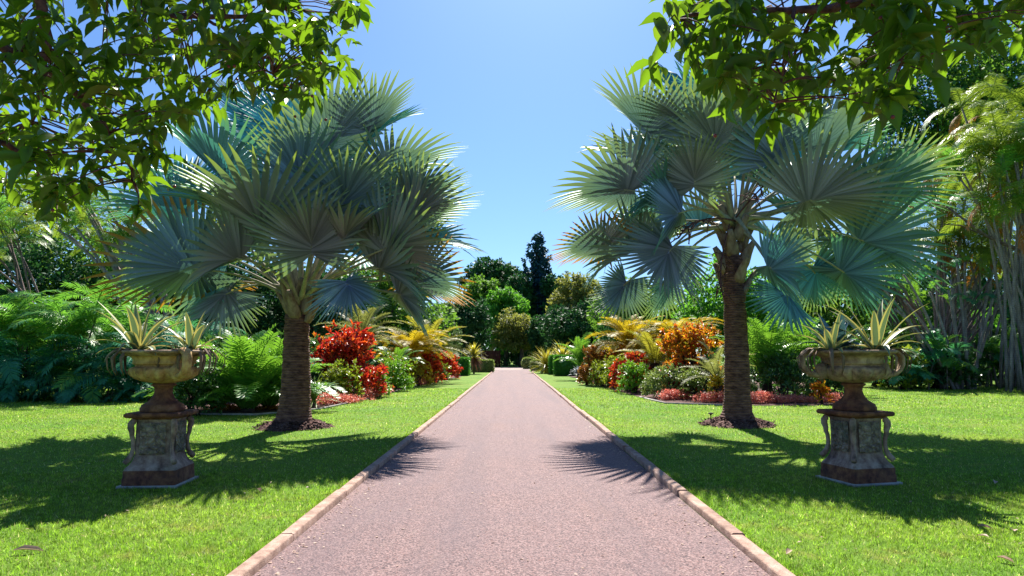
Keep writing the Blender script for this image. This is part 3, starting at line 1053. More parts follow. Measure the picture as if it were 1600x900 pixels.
def agave(name, label, c, n, ln, rng, var=True, spread=1.0, wid=.045, lift=0.0):
    root = thing(name, label, 'plant', c)
    for i in range(n):
        u = (i + .5) / n
        a = i * 2.39996 + rng.uniform(-.25, .25)
        el0 = R(82 - 62 * u ** .8 * spread + rng.uniform(-6, 6))
        L = ln * (.72 + .38 * math.sin(math.pi * min(1, u + .25)) + rng.uniform(-.08, .1))
        bend = R(12 + 82 * u + rng.uniform(-15, 30))
        W = wid * (.85 + .3 * rng.random())
        ns = 9
        s = np.linspace(0, 1, ns)
        el = el0 - bend * s ** 1.6
        dx = np.concatenate([[0], np.cumsum(np.cos(el[:-1]) * L / (ns - 1))])
        dz = np.concatenate([[0], np.cumsum(np.sin(el[:-1]) * L / (ns - 1))])
        o = np.array([math.cos(a), math.sin(a), 0])
        sd = np.array([-math.sin(a), math.cos(a), 0])
        w = W * np.array([.75, .85, 1.0, 1.05, 1.0, .86, .62, .34, .02])
        v, q, mi = [], [], []
        for k in range(ns):
            nrm = np.array([-o[0] * math.sin(el[k]), -o[1] * math.sin(el[k]), math.cos(el[k])])
            cpt = o * (.02 + dx[k]) + np.array([0, 0, dz[k]])
            for f in (-1, -.6, 0, .6, 1):
                v.append(cpt + sd * f * w[k] / 1 + nrm * (.32 * w[k] * f * f))
        for k in range(ns - 1):
            for j in range(4):
                q.append([5 * k + j, 5 * k + j + 1, 5 * k + 5 + j + 1, 5 * k + 5 + j])
                mi.append(1 if j in (0, 3) else 0)
        mb = MB()
        mb.add(v, quads=q, mat=np.array(mi))
        ms = [M['agave_green'], M['agave_cream']] if var else [M['agave_blue'], M['agave_blue']]
        mb.build('leaf', ms, root, smooth=True)
    # withered leaves curling down round the foot of the rosette
    for i in range(15):
        a = rng.uniform(0, 2 * np.pi)
        o = np.array([math.cos(a), math.sin(a), 0])
        L = .26 + .20 * rng.random()
        pts = [o * .03, o * (.03 + L * .55) + [0, 0, .05], o * (.03 + L * .85) + [0, 0, -.06], o * (.02 + L * .82) + [0, 0, -.20], o * (.02 + L * .68) + [0, 0, -.28]]
        mb = MB()
        mb.tube(pts, [.018, .026, .022, .015, .004], 6, flat=.35)
        mb.build('withered_leaf', M['dry_leafage'], root, smooth=True)
    return root


rngu = np.random.default_rng(5)
def centre(px, py, back):
    yc = G(px, py)[1] + back
    return np.array([P(px, py - 20, yc)[0], yc, 0.0])


UL = centre(249, 764, .36)
UR = centre(1340, 760, .36)
pedestal('stone pedestal on a pale slab carrying the yellowish urn', UL, R(4), True)
pedestal('stone pedestal on the grass carrying the greyer two handled urn', UR, R(14), True)
urn('ochre stained garden urn of agaves beside the dense left palm', UL, .899, R(-42), M['urn_stone'])
urn('grey brown garden urn with looping handles beside the tall trunked palm', UR, .899, R(3), M['urn_stone_grey'])
agave('agave', 'cream edged agave at the front left of the ochre urn', UL + np.array([-.25, -.18, 1.64]), 21, .70, rngu, spread=1.15, wid=.046)
agave('agave', 'smaller cream edged agave at the right of the ochre urn', UL + np.array([.32, .02, 1.64]), 17, .52, rngu, spread=1.1)
agave('agave', 'large cream edged agave at the right of the grey brown urn', UR + np.array([.26, -.12, 1.64]), 19, .76, rngu, spread=1.15, wid=.05)
agave('agave', 'smaller cream edged agave at the left of the grey brown urn', UR + np.array([-.34, -.16, 1.64]), 18, .50, rngu, spread=1.1)
agave('agave', 'plain blue green agave at the back of the grey brown urn', UR + np.array([-.08, .24, 1.64]), 16, .55, rngu, var=False, wid=.075)


# ------------------------------------------------------------------ pinnate fronds
FRONDS = {}


def frond_mesh(key, L, a0, a1, nl, ll, lw, vee, droop, mat, seed, start=.16, sweep=.75, curve=1.3, hang=0.0):
    """one feather leaf, base at the origin, rachis in the XZ plane"""
    rng = np.random.default_rng(seed)
    mb = MB()
    ns = 22
    s = np.linspace(0, 1, ns)
    el = R(a0) + (R(a1) - R(a0)) * s ** curve
    px = np.concatenate([[0], np.cumsum(np.cos(el[:-1]))]) * L / (ns - 1)
    pz = np.concatenate([[0], np.cumsum(np.sin(el[:-1]))]) * L / (ns - 1)
    pts = np.stack([px, np.zeros(ns), pz], 1)
    mb.tube(pts, .022 * (L / 2.2) * (1 - .85 * s) + .003, 5, cap=False)
    for sg in (-1, 1):
        u = start + (1 - start) * (np.arange(nl) + .5 + rng.normal(0, .15, nl)) / nl
        u = np.clip(u, 0, .995)
        x = np.interp(u, s, px); z = np.interp(u, s, pz); e = np.interp(u, s, el)
        T = np.stack([np.cos(e), np.zeros(nl), np.sin(e)], 1)
        Nn = np.stack([-np.sin(e), np.zeros(nl), np.cos(e)], 1)
        S = np.tile([0, sg, 0], (nl, 1)).astype(float)
        w = (u - start) / (1 - start)
        length = ll * (np.sin(np.pi * np.clip(.12 + .80 * w, 0, 1)) ** .7 * (1 - .25 * w) + .10) * rng.uniform(.9, 1.08, nl)
        sw = sweep * (.55 + .75 * w)
        d = norm(S + T * sw[:, None] + Nn * (vee + rng.normal(0, .12, nl))[:, None])
        p0 = np.stack([x, np.zeros(nl), z], 1)
        dn = np.array([0, 0, -1.0])
        p1 = p0 + d * (length * .5)[:, None] + dn * (droop * length * .12)[:, None]
        d2 = norm(d + dn * (droop + hang + rng.normal(0, .12, nl))[:, None])
        p2 = p1 + d2 * (length * .5)[:, None]
        wd = norm(np.cross(d, Nn)) * lw / 2
        v = np.stack([p0 - wd * .5, p0 + wd * .5, p1 - wd, p1 + wd, p2 - wd * .12, p2 + wd * .12], 1).reshape(-1, 3)
        b = (np.arange(nl) * 6)[:, None]
        q = np.concatenate([b + [[0, 1, 3, 2]], b + [[2, 3, 5, 4]]])
        mb.add(v, quads=q)
    o = mb.build('frond', M[mat])
    FRONDS[key] = o
    COL.objects.unlink(o)
    return o


def place_frond(key, root, loc, az, tilt=0.0, roll=0.0, sc=1.0):
    m = Matrix.Translation(Vector(loc)) @ Matrix.Rotation(az, 4, 'Z') @ Matrix.Rotation(-tilt, 4, 'Y') @ Matrix.Rotation(roll, 4, 'X') @ Matrix.Scale(sc, 4)
    return copy_part(FRONDS[key], root, m)


# areca-like clumps
for k in range(3):
    frond_mesh(f'areca{k}', 2.5, (82, 68, 50)[k], (-25, -50, -70)[k], 32, .60, .052, .35, .55, 'areca_leaf', 20 + k)
    frond_mesh(f'arecad{k}', 2.3, (75, 55, 30)[k], (-30, -60, -80)[k], 30, .58, .055, .25, .6, 'areca_leaf_dark', 30 + k)
    frond_mesh(f'tall{k}', 3.4, (60, 30, 5)[k], (-50, -70, -80)[k], 40, .74, .046, .30, .6, 'tall_palm_leaf', 40 + k, hang=.15)
    frond_mesh(f'cyg{k}', 1.9, (86, 70, 42)[k], (30, -5, -35)[k], 34, .36, .042, .35, .25, 'cycad_green', 50 + k, start=.07, sweep=.55)
    frond_mesh(f'cyy{k}', 1.8, (72, 45, 20)[k], (-5, -35, -50)[k], 52, .30, .026, .30, .15, 'cycad_yellow', 60 + k, sweep=.6)
    frond_mesh(f'cyo{k}', 1.6, (60, 35, 12)[k], (-5, -25, -40)[k], 52, .24, .022, .35, .1, 'cycad_olive', 70 + k, sweep=.6)
    frond_mesh(f'cygr{k}', 1.7, (65, 40, 15)[k], (0, -30, -50)[k], 50, .26, .022, .35, .1, 'cycad_grey', 80 + k, sweep=.6)
frond_mesh('dead0', 2.8, -20, -88, 36, .7, .045, .0, 1.2, 'dead_frond', 90, hang=.8)


def palm_clump(name, label, cat, base, stems, kinds, nfr, rng, stem_mat, sr=.06, sc=(0.8, 1.15), dead=0, low=None, tiltr=(-.25, .3)):
    """stems: list of (dx0, dy0, dx1, dy1, height); fronds crown each stem"""
    root = thing(name, label, cat, base)
    for (x0, y0, x1, y1, h) in stems:
        a, b = np.array([x0, y0, 0.]), np.array([x1, y1, h])
        c = a * .45 + b * .55 + np.array([0, 0, .12 * h]) - (b - a) * [.12, .12, 0]
        if h > .3:
            mb = MB()
            mb.tube(bez(a, c, b, 10), np.linspace(sr * 1.15, sr * .75, 10), 7)
            mb.build('stem', M[stem_mat], root, smooth=True)
        for i in range(nfr):
            az = i * 2.39996 + rng.uniform(0, 6.28) * .25 + x0 * 7
            k = kinds[int(rng.integers(0, len(kinds)))]
            place_frond(k, root, b - [0, 0, .06 * i * .5], az, rng.uniform(*tiltr), rng.uniform(-.4, .4), rng.uniform(*sc))
        for i in range(dead):
            if rng.random() < .5:
                place_frond('dead0', root, b - [0, 0, .4], rng.uniform(0, 6.28), rng.uniform(-.2, .2), 0, rng.uniform(.6, 1))
    return root


def cycad(label, px, Y, ground_px, hgt, kinds, n, rng, sc=1.0, trunk_r=.22, mat='dark_bark', tilt=(-.1, .5), cat='cycad', name='cycad'):
    x = (px - 800) / F * Y
    root = thing(name, label, cat, (x, Y, 0))
    mb = MB()
    mb.tube([(0, 0, -.05), (0, 0, hgt * .5), (0, 0, hgt)], [trunk_r * 1.1, trunk_r, trunk_r * .8], 14)
    mb.build('trunk', M[mat], root, smooth=True)
    for i in range(n):
        u = i / n
        k = kinds[min(2, int(u * 3))]
        az = i * 2.39996 + rng.uniform(-.2, .2)
        place_frond(k, root, (math.cos(az) * trunk_r * .5, math.sin(az) * trunk_r * .5, hgt - .05), az, rng.uniform(*tilt) * (1 - u), rng.uniform(-.25, .25), sc * rng.uniform(.85, 1.12))
    return root


rb = np.random.default_rng(21)
ARE = ['areca0', 'areca1', 'areca2']
ARD = ['arecad0', 'arecad1', 'arecad2']


def spread_stems(n, rx, ry, h0, h1, lean, rng, cx=0, cy=0):
    out = []
    for i in range(n):
        x, y = rng.uniform(-rx, rx), rng.uniform(-ry, ry)
        h = rng.uniform(h0, h1)
        out.append((x, y, x * (1 + lean) + rng.normal(0, .15) * h + cx * h, y * (1 + lean) + cy * h, h))
    return out


def XY(px, Y):
    return np.array([(px - 800) / F * Y, Y, 0.0])


# ---- left backdrop
palm_clump('feather_palm', 'dense clump of arching green feather palms at the far left lawn edge', 'palm clump', XY(85, 27),
           spread_stems(24, 2.9, 1.5, .15, 2.9, .12, rb), ARE, 6, rb, 'cane_stem', .035)
palm_clump('feather_palm', 'dark low feather palm hanging over the lawn behind the ochre urn', 'palm clump', XY(110, 25.4),
           spread_stems(22, 3.1, .6, .15, 1.4, .1, rb), ARD, 5, rb, 'cane_stem', .03, low=1)
palm_clump('feather_palm', 'low drooping feather palm skirt touching the lawn at the far left', 'palm clump', XY(95, 24.6),
           spread_stems(20, 3.4, .35, .12, .5, .05, rb), ['arecad1', 'arecad2', 'arecad2'], 4, rb, 'cane_stem', .03, (.5, .75))
palm_clump('feather_palm', 'dark feather palm between the left palm clump and the fern like cycad', 'palm clump', XY(255, 29),
           spread_stems(9, 1.4, 1.0, .3, 2.6, .1, rb), ARD, 5, rb, 'cane_stem', .03)
palm_clump('leaning_palm', 'leaning grey stemmed palms slanting left behind the feather palm clump', 'palm clump', XY(268, 33),
           [(rb.uniform(-1.2, 1.0), rb.uniform(-1, 1), -3.6 + rb.uniform(-1.8, 1.6), rb.uniform(-1, 1), rb.uniform(6.4, 9.8)) for i in range(24)],
           ['tall0', 'tall1', 'areca0'], 4, rb, 'pale_stem', .085, (.42, .62))
palm_clump('leaning_palm', 'leaning palms with thin trunks at the far left edge', 'palm clump', XY(75, 35),
           [(rb.uniform(-.8, 2.0), rb.uniform(-1, 1), -2.6 + rb.uniform(-2.5, 1.0), rb.uniform(-1, 1), rb.uniform(5.5, 9.0)) for i in range(8)],
           ['tall0', 'tall1', 'areca0'], 6, rb, 'cane_stem', .06, (.5, .8))
# ---- right backdrop
palm_clump('cane_palm', 'big clump of pale upright palm stems with drooping crowns at right', 'palm clump', XY(1500, 37),
           [(rb.uniform(-1.3, 1.3), rb.uniform(-1, 1), rb.uniform(-1.2, 3.4), rb.uniform(-1, 1), rb.uniform(7.0, 12.0)) for i in range(26)],
           ['tall0', 'tall1', 'tall2'], 6, rb, 'pale_stem', .058, (.6, .95), dead=1)
palm_clump('cane_palm', 'fanning clump of bare thin brown canes at the right lawn edge', 'palm clump', XY(1462, 34),
           [(rb.uniform(-.8, .8), rb.uniform(-.6, .6), rb.uniform(-3.4, 3.4), rb.uniform(-1, 1), rb.uniform(3.2, 6.2)) for i in range(20)],
           ['arecad0', 'arecad1', 'cyg1'], 2, rb, 'cane_stem', .06, (.4, .7))
palm_clump('cane_palm', 'tall yellowish feather palms with orange dead fronds at the right edge', 'palm clump', XY(1590, 33),
           [(rb.uniform(-1, 1.6), rb.uniform(-1, 1), rb.uniform(-2.0, 2.4), rb.uniform(-1, 1), rb.uniform(9.5, 14.5)) for i in range(14)],
           ['tall0', 'tall1', 'tall2'], 7, rb, 'pale_stem', .06, (.65, 1.0), dead=1)
palm_clump('cane_palm', 'green feather palms showing between the right fan palm and the pale stems', 'palm clump', XY(1400, 44),
           [(rb.uniform(-2, 2), rb.uniform(-1, 1), rb.uniform(-3, 3), rb.uniform(-1, 1), rb.uniform(7, 13.5)) for i in range(13)],
           ['tall0', 'tall1', 'areca1'], 6, rb, 'cane_stem', .06, (.7, 1.0))


palm_clump('cane_palm', 'broad bright crowned feather palm in front of the pale stems at the right edge', 'palm clump', XY(1590, 31),
           [(rb.uniform(-1, 1.4), rb.uniform(-.8, .8), rb.uniform(-2.6, 1.6), rb.uniform(-1, 1), rb.uniform(7.4, 11.5)) for i in range(12)],
           ['tall0', 'tall0', 'tall1', 'areca0'], 8, rb, 'pale_stem', .055, (.65, .95), dead=1)
palm_clump('feather_palm', 'low feather palms filling the ground under the pale stems at right', 'palm clump', XY(1545, 35.5),
           spread_stems(16, 3.0, .8, .2, 2.2, .1, rb), ['areca0', 'areca1', 'arecad1'], 5, rb, 'cane_stem', .03, (.6, .9))
palm_clump('feather_palm', 'dark low feather palm beside the right handle of the grey brown urn', 'palm clump', XY(1432, 33),
           spread_stems(12, 1.6, .6, .2, 1.8, .1, rb), ['arecad0', 'arecad1', 'areca1'], 5, rb, 'cane_stem', .03, (.6, .85))
palm_clump('cane_palm', 'slanting bare canes spreading in a fan before the pale palm stems', 'palm clump', XY(1475, 33.2),
           [(.12 * k, rb.uniform(-.3, .3), -3.2 + .62 * k + rb.normal(0, .2), rb.uniform(-.6, .6), 5.2 + rb.uniform(-1.4, 1.2)) for k in range(12)],
           ['areca1', 'tall0'], 1, rb, 'pale_stem', .07, (.3, .5))
br = thing('dead_branch', 'bare brown branch leaning across the pale palm stems at the right edge', 'branch', P(1760, 540, 31.5) * [1, 1, 0])
mb = MB()
q0 = P(1760, 540, 31.5) * [1, 1, 0]
mb.tube(np.array([q0 - q0, P(1700, 452, 31.3) - q0, P(1600, 395, 31.2) - q0, P(1540, 368, 31.1) - q0, P(1478, 322, 31.0) - q0]), [.12, .11, .09, .07, .035], 8)
mb.tube(np.array([P(1540, 368, 31.1) - q0, P(1500, 352, 30.8) - q0, P(1462, 350, 30.6) - q0]), [.05, .035, .015], 6)
mb.build('limb', M['cane_stem'], br, smooth=True)

# ------------------------------------------------------------------ shrubs
def lobes_for(w, d, h, n, rng, z0=.0, full=False):
    L = []
    for i in range(n):
        a = rng.uniform(0, 2 * np.pi)
        r = math.sqrt(rng.random()) * .62
        z = z0 + (h - z0) * (rng.uniform(.22, .80) if not full else rng.uniform(.2, .78))
        k = 1 - .35 * ((z / h) ** 2)
        L.append((w / 2 * r * math.cos(a) * k, d / 2 * r * math.sin(a) * k, z, rng.uniform(.26, .42) * min(w, h * 1.4) * .75))
    return L


def shrub(name, label, cat, px, Y, w, h, leaf, wid, mat, rng, rosettes=320, per=6, nlobe=12, tmpl='card', d=None, flowers=None, group=None, stem='dark_bark', upright=.3):
    x = (px - 800) / F * Y
    root = thing(name, label, cat, (x, Y, 0), group)
    d = d or w * .9
    L = lobes_for(w, d, h, nlobe, rng)
    mb = MB()
    k = max(6, rosettes // nlobe)
    tips = []
    for (cx, cy, cz, lr) in L:
        dr = sphere_dirs(k, rng)
        dr[:, 2] = np.abs(dr[:, 2]) * .9 - .25 * rng.random(k)
        dr = norm(dr)
        p = np.array([cx, cy, cz]) + dr * (lr * rng.uniform(.45, 1.05, k))[:, None]
        p[:, 0] = np.clip(p[:, 0], -w * .52, w * .52)
        p[:, 2] = np.clip(p[:, 2], .06 * h, h * 1.02)
        tips.append(np.concatenate([p, dr], 1))
    # skirt to the ground
    k2 = rosettes // 4
    a = rng.uniform(0, 2 * np.pi, k2)
    rr = rng.uniform(.72, 1.0, k2)
    p = np.stack([w / 2 * rr * np.cos(a) * .92, d / 2 * rr * np.sin(a) * .92, h * rng.uniform(.05, .42, k2)], 1)
    dr = norm(np.stack([np.cos(a), np.sin(a), np.full(k2, .15)], 1))
    tips.append(np.concatenate([p, dr], 1))
    tips = np.concatenate(tips)
    pos = np.repeat(tips[:, :3], per, 0) + rng.normal(0, leaf * .12, (len(tips) * per, 3))
    dd = np.repeat(tips[:, 3:], per, 0)
    dirs = norm(dd * .7 + rng.normal(0, .62, pos.shape) + [0, 0, upright])
    ups = norm(dd * .6 + np.array([0, 0, .7]) + rng.normal(0, .35, pos.shape))
    tv, tq = (CARD_V, CARD_Q) if tmpl == 'card' else (CROT_V, CROT_Q)
    n = len(pos)
    mb.batch(tv, tq, frames(dirs, ups, leaf * rng.uniform(.65, 1.25, n), wid * rng.uniform(.7, 1.2, n)), pos)
    mb.build('foliage', M[mat], root)
    sm = MB()
    for (cx, cy, cz, lr) in L:
        b = np.array([rng.normal(0, .06 * w), rng.normal(0, .06 * d), 0])
        sm.tube(bez(b, np.array([cx * .3, cy * .3, cz * .6]), np.array([cx, cy, cz]), 5), np.linspace(.028, .012, 5) * max(.6, h / 1.6), 5)
    sm.build('stems', M[stem], root)
    if flowers:
        nf = flowers
        sel = tips[rng.integers(0, len(tips), nf)]
        pos = np.repeat(sel[:, :3] + sel[:, 3:] * leaf * .6, 6, 0)
        dirs = norm(np.repeat(sel[:, 3:], 6, 0) + rng.normal(0, .7, (nf * 6, 3)))
        for j in range(nf):
            sl = slice(6 * j, 6 * j + 6)
            mb = MB()
            mb.batch(CARD_V, CARD_Q, frames(dirs[sl], rng.normal(0, 1, (6, 3)), .10, .07), pos[sl])
            mb.build('flower', M['flower_orange'], root)
    return root


rs = np.random.default_rng(31)
S = shrub
# left bed
S('shrub', 'low rounded dark green shrub beside the stem of the ochre urn', 'shrub', 306, 18.6, 1.7, 1.35, .10, .055, 'bush_dark', rs, 420, 7)
S('shrub', 'large red and orange leaved croton in the left bed', 'shrub', 545, 26.5, 3.17, 2.71, .24, .085, 'croton_red', rs, 520, 6, 16, 'crot')
S('shrub', 'yellow green bush in front of the large red croton', 'shrub', 528, 24.6, 2.06, 1.35, .12, .055, 'bush_limegreen', rs, 420, 7)
S('shrub', 'dark leafy bush at the foot of the left fan palm trunk', 'shrub', 490, 25, 1.46, 1.12, .16, .06, 'bush_dark', rs, 200, 6)
S('shrub', 'lime bush with orange flowers right of the large red croton', 'shrub', 617, 31.5, 1.81, 1.46, .12, .055, 'bush_fresh', rs, 420, 7, flowers=14)
S('shrub', 'yellowish bush just behind the lime bush with orange flowers', 'shrub', 622, 33.5, 2.04, 1.71, .14, .06, 'bush_limegreen', rs, 320, 7)
S('shrub', 'golden yellow bush on thin stems in the left bed', 'shrub', 655, 37, 1.94, 1.76, .13, .06, 'bush_yellow', rs, 320, 7)
S('shrub', 'small red croton behind the golden bush', 'shrub', 668, 40, 2.14, 2.22, .22, .085, 'croton_red', rs, 260, 6, 10, 'crot')
S('shrub', 'small red croton nearest the clipped box hedge on the left', 'shrub', 697, 47, 2.19, 2.04, .22, .085, 'croton_red', rs, 240, 6, 10, 'crot')
S('shrub', 'pale green bush under the small red crotons', 'shrub', 680, 42.5, 2.15, 1.30, .13, .06, 'bush_limegreen', rs, 320, 7)
S('shrub', 'grey green shrub behind the small red crotons of the left bed', 'shrub', 694, 50, 2.6, 3.4, .16, .08, 'tree_grey', rs, 420, 7)
# right bed
S('shrub', 'large orange yellow and red croton beside the right palm trunk', 'shrub', 1082, 28, 2.77, 2.87, .22, .08, 'croton_orange', rs, 560, 6, 16, 'crot')
S('shrub', 'pale variegated bush at the front of the right bed', 'shrub', 1036, 26.4, 1.88, 1.22, .11, .05, 'bush_variegated', rs, 440, 7)
S('shrub', 'variegated bush nearest the right fan palm trunk', 'shrub', 1082, 25.4, 1.50, 1.05, .11, .05, 'bush_variegated', rs, 360, 7)
S('shrub', 'fresh green bush dotted with orange flowers in the right bed', 'shrub', 989, 29.5, 1.55, 1.34, .11, .05, 'bush_fresh', rs, 440, 7, flowers=26)
S('shrub', 'bright red croton in front of the short trunked cycad', 'shrub', 984, 31.5, 1.99, 1.63, .20, .08, 'croton_red', rs, 260, 6, 10, 'crot')
S('shrub', 'yellow green bush left of the flowering bush in the right bed', 'shrub', 946, 36, 2.04, 1.29, .12, .055, 'bush_limegreen', rs, 360, 7)
S('shrub', 'reddish bronze low bush at the path end of the right bed', 'shrub', 917, 38.0, 1.2, 1.15, .13, .06, 'croton_bronze', rs, 240, 7)
S('shrub', 'rounded orange brown croton behind the low bushes of the right bed', 'shrub', 935, 37.5, 1.75, 2.35, .18, .075, 'croton_bronze', rs, 320, 6, 10, 'crot')
S('shrub', 'small golden shrub tucked against the right fan palm trunk', 'shrub', 1116, 24.4, 0.67, 0.91, .11, .05, 'bush_yellow', rs, 120, 6, 6)
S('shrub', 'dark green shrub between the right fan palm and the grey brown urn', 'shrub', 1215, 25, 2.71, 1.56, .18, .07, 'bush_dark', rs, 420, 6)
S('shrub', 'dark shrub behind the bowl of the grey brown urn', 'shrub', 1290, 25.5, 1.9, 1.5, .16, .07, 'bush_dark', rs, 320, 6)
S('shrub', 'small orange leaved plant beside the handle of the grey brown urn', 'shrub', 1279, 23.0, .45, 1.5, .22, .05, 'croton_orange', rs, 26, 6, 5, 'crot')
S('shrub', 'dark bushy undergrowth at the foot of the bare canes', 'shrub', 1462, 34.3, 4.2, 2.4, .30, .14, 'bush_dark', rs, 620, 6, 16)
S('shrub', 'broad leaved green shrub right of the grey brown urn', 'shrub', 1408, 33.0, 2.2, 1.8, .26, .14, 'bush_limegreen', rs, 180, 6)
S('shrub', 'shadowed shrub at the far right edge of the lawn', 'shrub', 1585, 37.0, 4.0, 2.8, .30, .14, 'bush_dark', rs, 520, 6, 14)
S('shrub', 'leafy green shrub among the pale palm stems', 'shrub', 1520, 40.0, 4.0, 4.4, .34, .17, 'tree_bright', rs, 420, 6, 14)

S('shrub', 'orange and green mottled croton between the left trunk and the large red croton', 'shrub', 497, 28.5, 1.6, 2.6, .22, .08, 'croton_orange', rs, 180, 6, 8, 'crot')
S('shrub', 'orange flowered green bush at the right foot of the large red croton', 'shrub', 592, 27.0, 1.2, .95, .11, .05, 'bush_fresh', rs, 220, 7, flowers=12)
S('shrub', 'bronze bush between the golden bush and the pale green bush', 'shrub', 640, 39, 1.8, 1.5, .14, .06, 'croton_bronze', rs, 220, 6, 8)
S('shrub', 'yellow and green bush beneath the golden cycad on the path side', 'shrub', 962, 34, 1.9, 1.5, .13, .06, 'bush_limegreen', rs, 300, 7)
S('shrub', 'yellow and orange croton left of the short trunked cycad', 'shrub', 958, 36.5, 2.0, 2.1, .18, .07, 'croton_orange', rs, 260, 6, 10, 'crot')
S('shrub', 'dark red leaved bush in the shade of the large orange croton', 'shrub', 1055, 27.2, 1.2, 1.3, .18, .07, 'croton_red', rs, 160, 6, 8, 'crot')
S('shrub', 'leafy green bush filling the space left of the right trunk', 'shrub', 1112, 26.5, 1.2, 1.7, .16, .07, 'bush_dark', rs, 200, 6, 8)
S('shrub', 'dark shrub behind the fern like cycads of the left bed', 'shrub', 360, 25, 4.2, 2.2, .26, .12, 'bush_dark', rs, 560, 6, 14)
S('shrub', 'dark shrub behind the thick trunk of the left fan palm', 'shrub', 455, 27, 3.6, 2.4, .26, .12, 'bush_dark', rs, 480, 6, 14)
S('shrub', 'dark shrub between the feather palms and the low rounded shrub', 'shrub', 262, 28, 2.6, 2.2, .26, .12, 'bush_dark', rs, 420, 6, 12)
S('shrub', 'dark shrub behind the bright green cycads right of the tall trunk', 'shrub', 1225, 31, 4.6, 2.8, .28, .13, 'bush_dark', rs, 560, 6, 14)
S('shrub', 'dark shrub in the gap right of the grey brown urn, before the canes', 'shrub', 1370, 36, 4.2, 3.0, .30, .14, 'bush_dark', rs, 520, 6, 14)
S('shrub', 'shadowed shrub behind the golden cycads of the right bed', 'shrub', 1000, 42, 7.0, 3.6, .34, .16, 'tree_dark', rs, 560, 6, 16)
S('shrub', 'shadowed shrub behind the yellow fronds of the left bed', 'shrub', 620, 42, 6.0, 3.4, .34, .16, 'tree_dark', rs, 560, 6, 16)

# cycads
cycad('tall fern like cycad of upright bright green fronds left of the left palm trunk', 392, 19.8, 0, .12, ['cyg0', 'cyg1', 'cyg2'], 46, rs, 1.3, .2, tilt=(-.3, .25))
cycad('fern like cycad touching the left palm trunk', 425, 20.8, 0, .12, ['cyg0', 'cyg1', 'cyg2'], 40, rs, 1.25, .2, tilt=(-.3, .25))
cycad('fern like cycad leaning over the low dark shrub behind the ochre urn', 345, 20.6, 0, .12, ['cyg0', 'cyg1', 'cyg2'], 34, rs, 1.15, .2, tilt=(-.2, .3))
cycad('grey green cycad with a dark trunk behind the large red croton', 565, 30, 0, 2.4, ['cygr0', 'cygr1', 'cygr2'], 34, rs, 1.1, .24)
cycad('cycad with drooping bright yellow fronds in the left bed', 640, 38, 0, 1.8, ['cyy1', 'cyy1', 'cyy2'], 50, rs, 1.3, .26)
cycad('small deep green cycad below the yellow fronds of the left bed', 620, 34.6, 0, 1.0, ['cyg1', 'cyg2', 'cyg2'], 16, rs, .8, .16)
cycad('olive cycad nearest the clipped box hedge on the left', 672, 42, 0, 2.0, ['cyo0', 'cyo1', 'cyo2'], 32, rs, 1.6, .24)
cycad('olive cycad with a short dark trunk in the right bed', 1022, 32.0, 0, 1.3, ['cyo0', 'cyo1', 'cyo2'], 46, rs, 1.15, .34)
cycad('tall cycad with golden yellow fronds on the path side of the right bed', 985, 38, 0, 2.1, ['cyy0', 'cyy1', 'cyy2'], 52, rs, 1.35, .26)
cycad('golden yellow cycad behind the large orange croton', 1055, 35, 0, 2.4, ['cyy1', 'cyo1', 'cyy2'], 50, rs, 1.4, .26)
cycad('bright green cycad between the right trunk and the dark shrub', 1195, 26.0, 0, .7, ['cyg0', 'cyg0', 'cyg1'], 32, rs, 1.35, .2, tilt=(-.15, .35))
cycad('bright green cycad behind the left handle of the grey brown urn', 1262, 28.5, 0, .8, ['cyg0', 'cyg1', 'cyg2'], 28, rs, 1.3, .2)
cycad('grey cycad leaning out beside the large orange croton', 1118, 24.6, 0, .8, ['cygr0', 'cygr1', 'cygr2'], 20, rs, .9, .16)
cycad('deep green cycad behind the clipped hedge block on the right', 908, 46, 0, .9, ['cyg0', 'cyg1', 'cyg2'], 26, rs, 1.2, .2)


# strap leaved plants
def strap_plant(name, label, cat, px, Y, stem_h, ln, n, mat, rng, under=None, wid=.05, heads=((0, 0),)):
    root = thing(name, label, cat, XY(px, Y))
    for (hx, hh) in heads:
        if stem_h > 0:
            mb = MB()
            mb.tube([(0, 0, 0), (hx * .4, 0, (stem_h + hh) * .6), (hx, 0, stem_h + hh)], [.09, .07, .06], 7)
            mb.build('stem', M['grey_bark'], root, smooth=True)
        for part, m_, e0, e1, cnt in (('leaf_rosette', mat, 88, 5, n), ('old_leaf_skirt', under, 0, -65, n // 2)):
            if m_ is None: continue
            mb = MB()
            for i in range(cnt):
                a = rng.uniform(0, 2 * np.pi)
                el = R(rng.uniform(e1, e0))
                L = ln * rng.uniform(.7, 1.1)
                o = np.array([math.cos(a), math.sin(a), 0]); sd = np.array([-o[1], o[0], 0])
                p = np.array([hx, 0, stem_h + hh])
                v = []
                s = 5
                for k in range(s):
                    w = wid * (1, 1.1, .9, .6, .04)[k]
                    v += [p - sd * w / 2, p + sd * w / 2]
                    p = p + (o * math.cos(el) + np.array([0, 0, math.sin(el)])) * L / (s - 1)
                    el -= R(rng.uniform(6, 20)) * (1 if e0 > 0 else .4)
                mb.add(v, quads=[[2 * k, 2 * k + 1, 2 * k + 3, 2 * k + 2] for k in range(s - 1)])
            mb.build(part, M[m_], root)
    return root


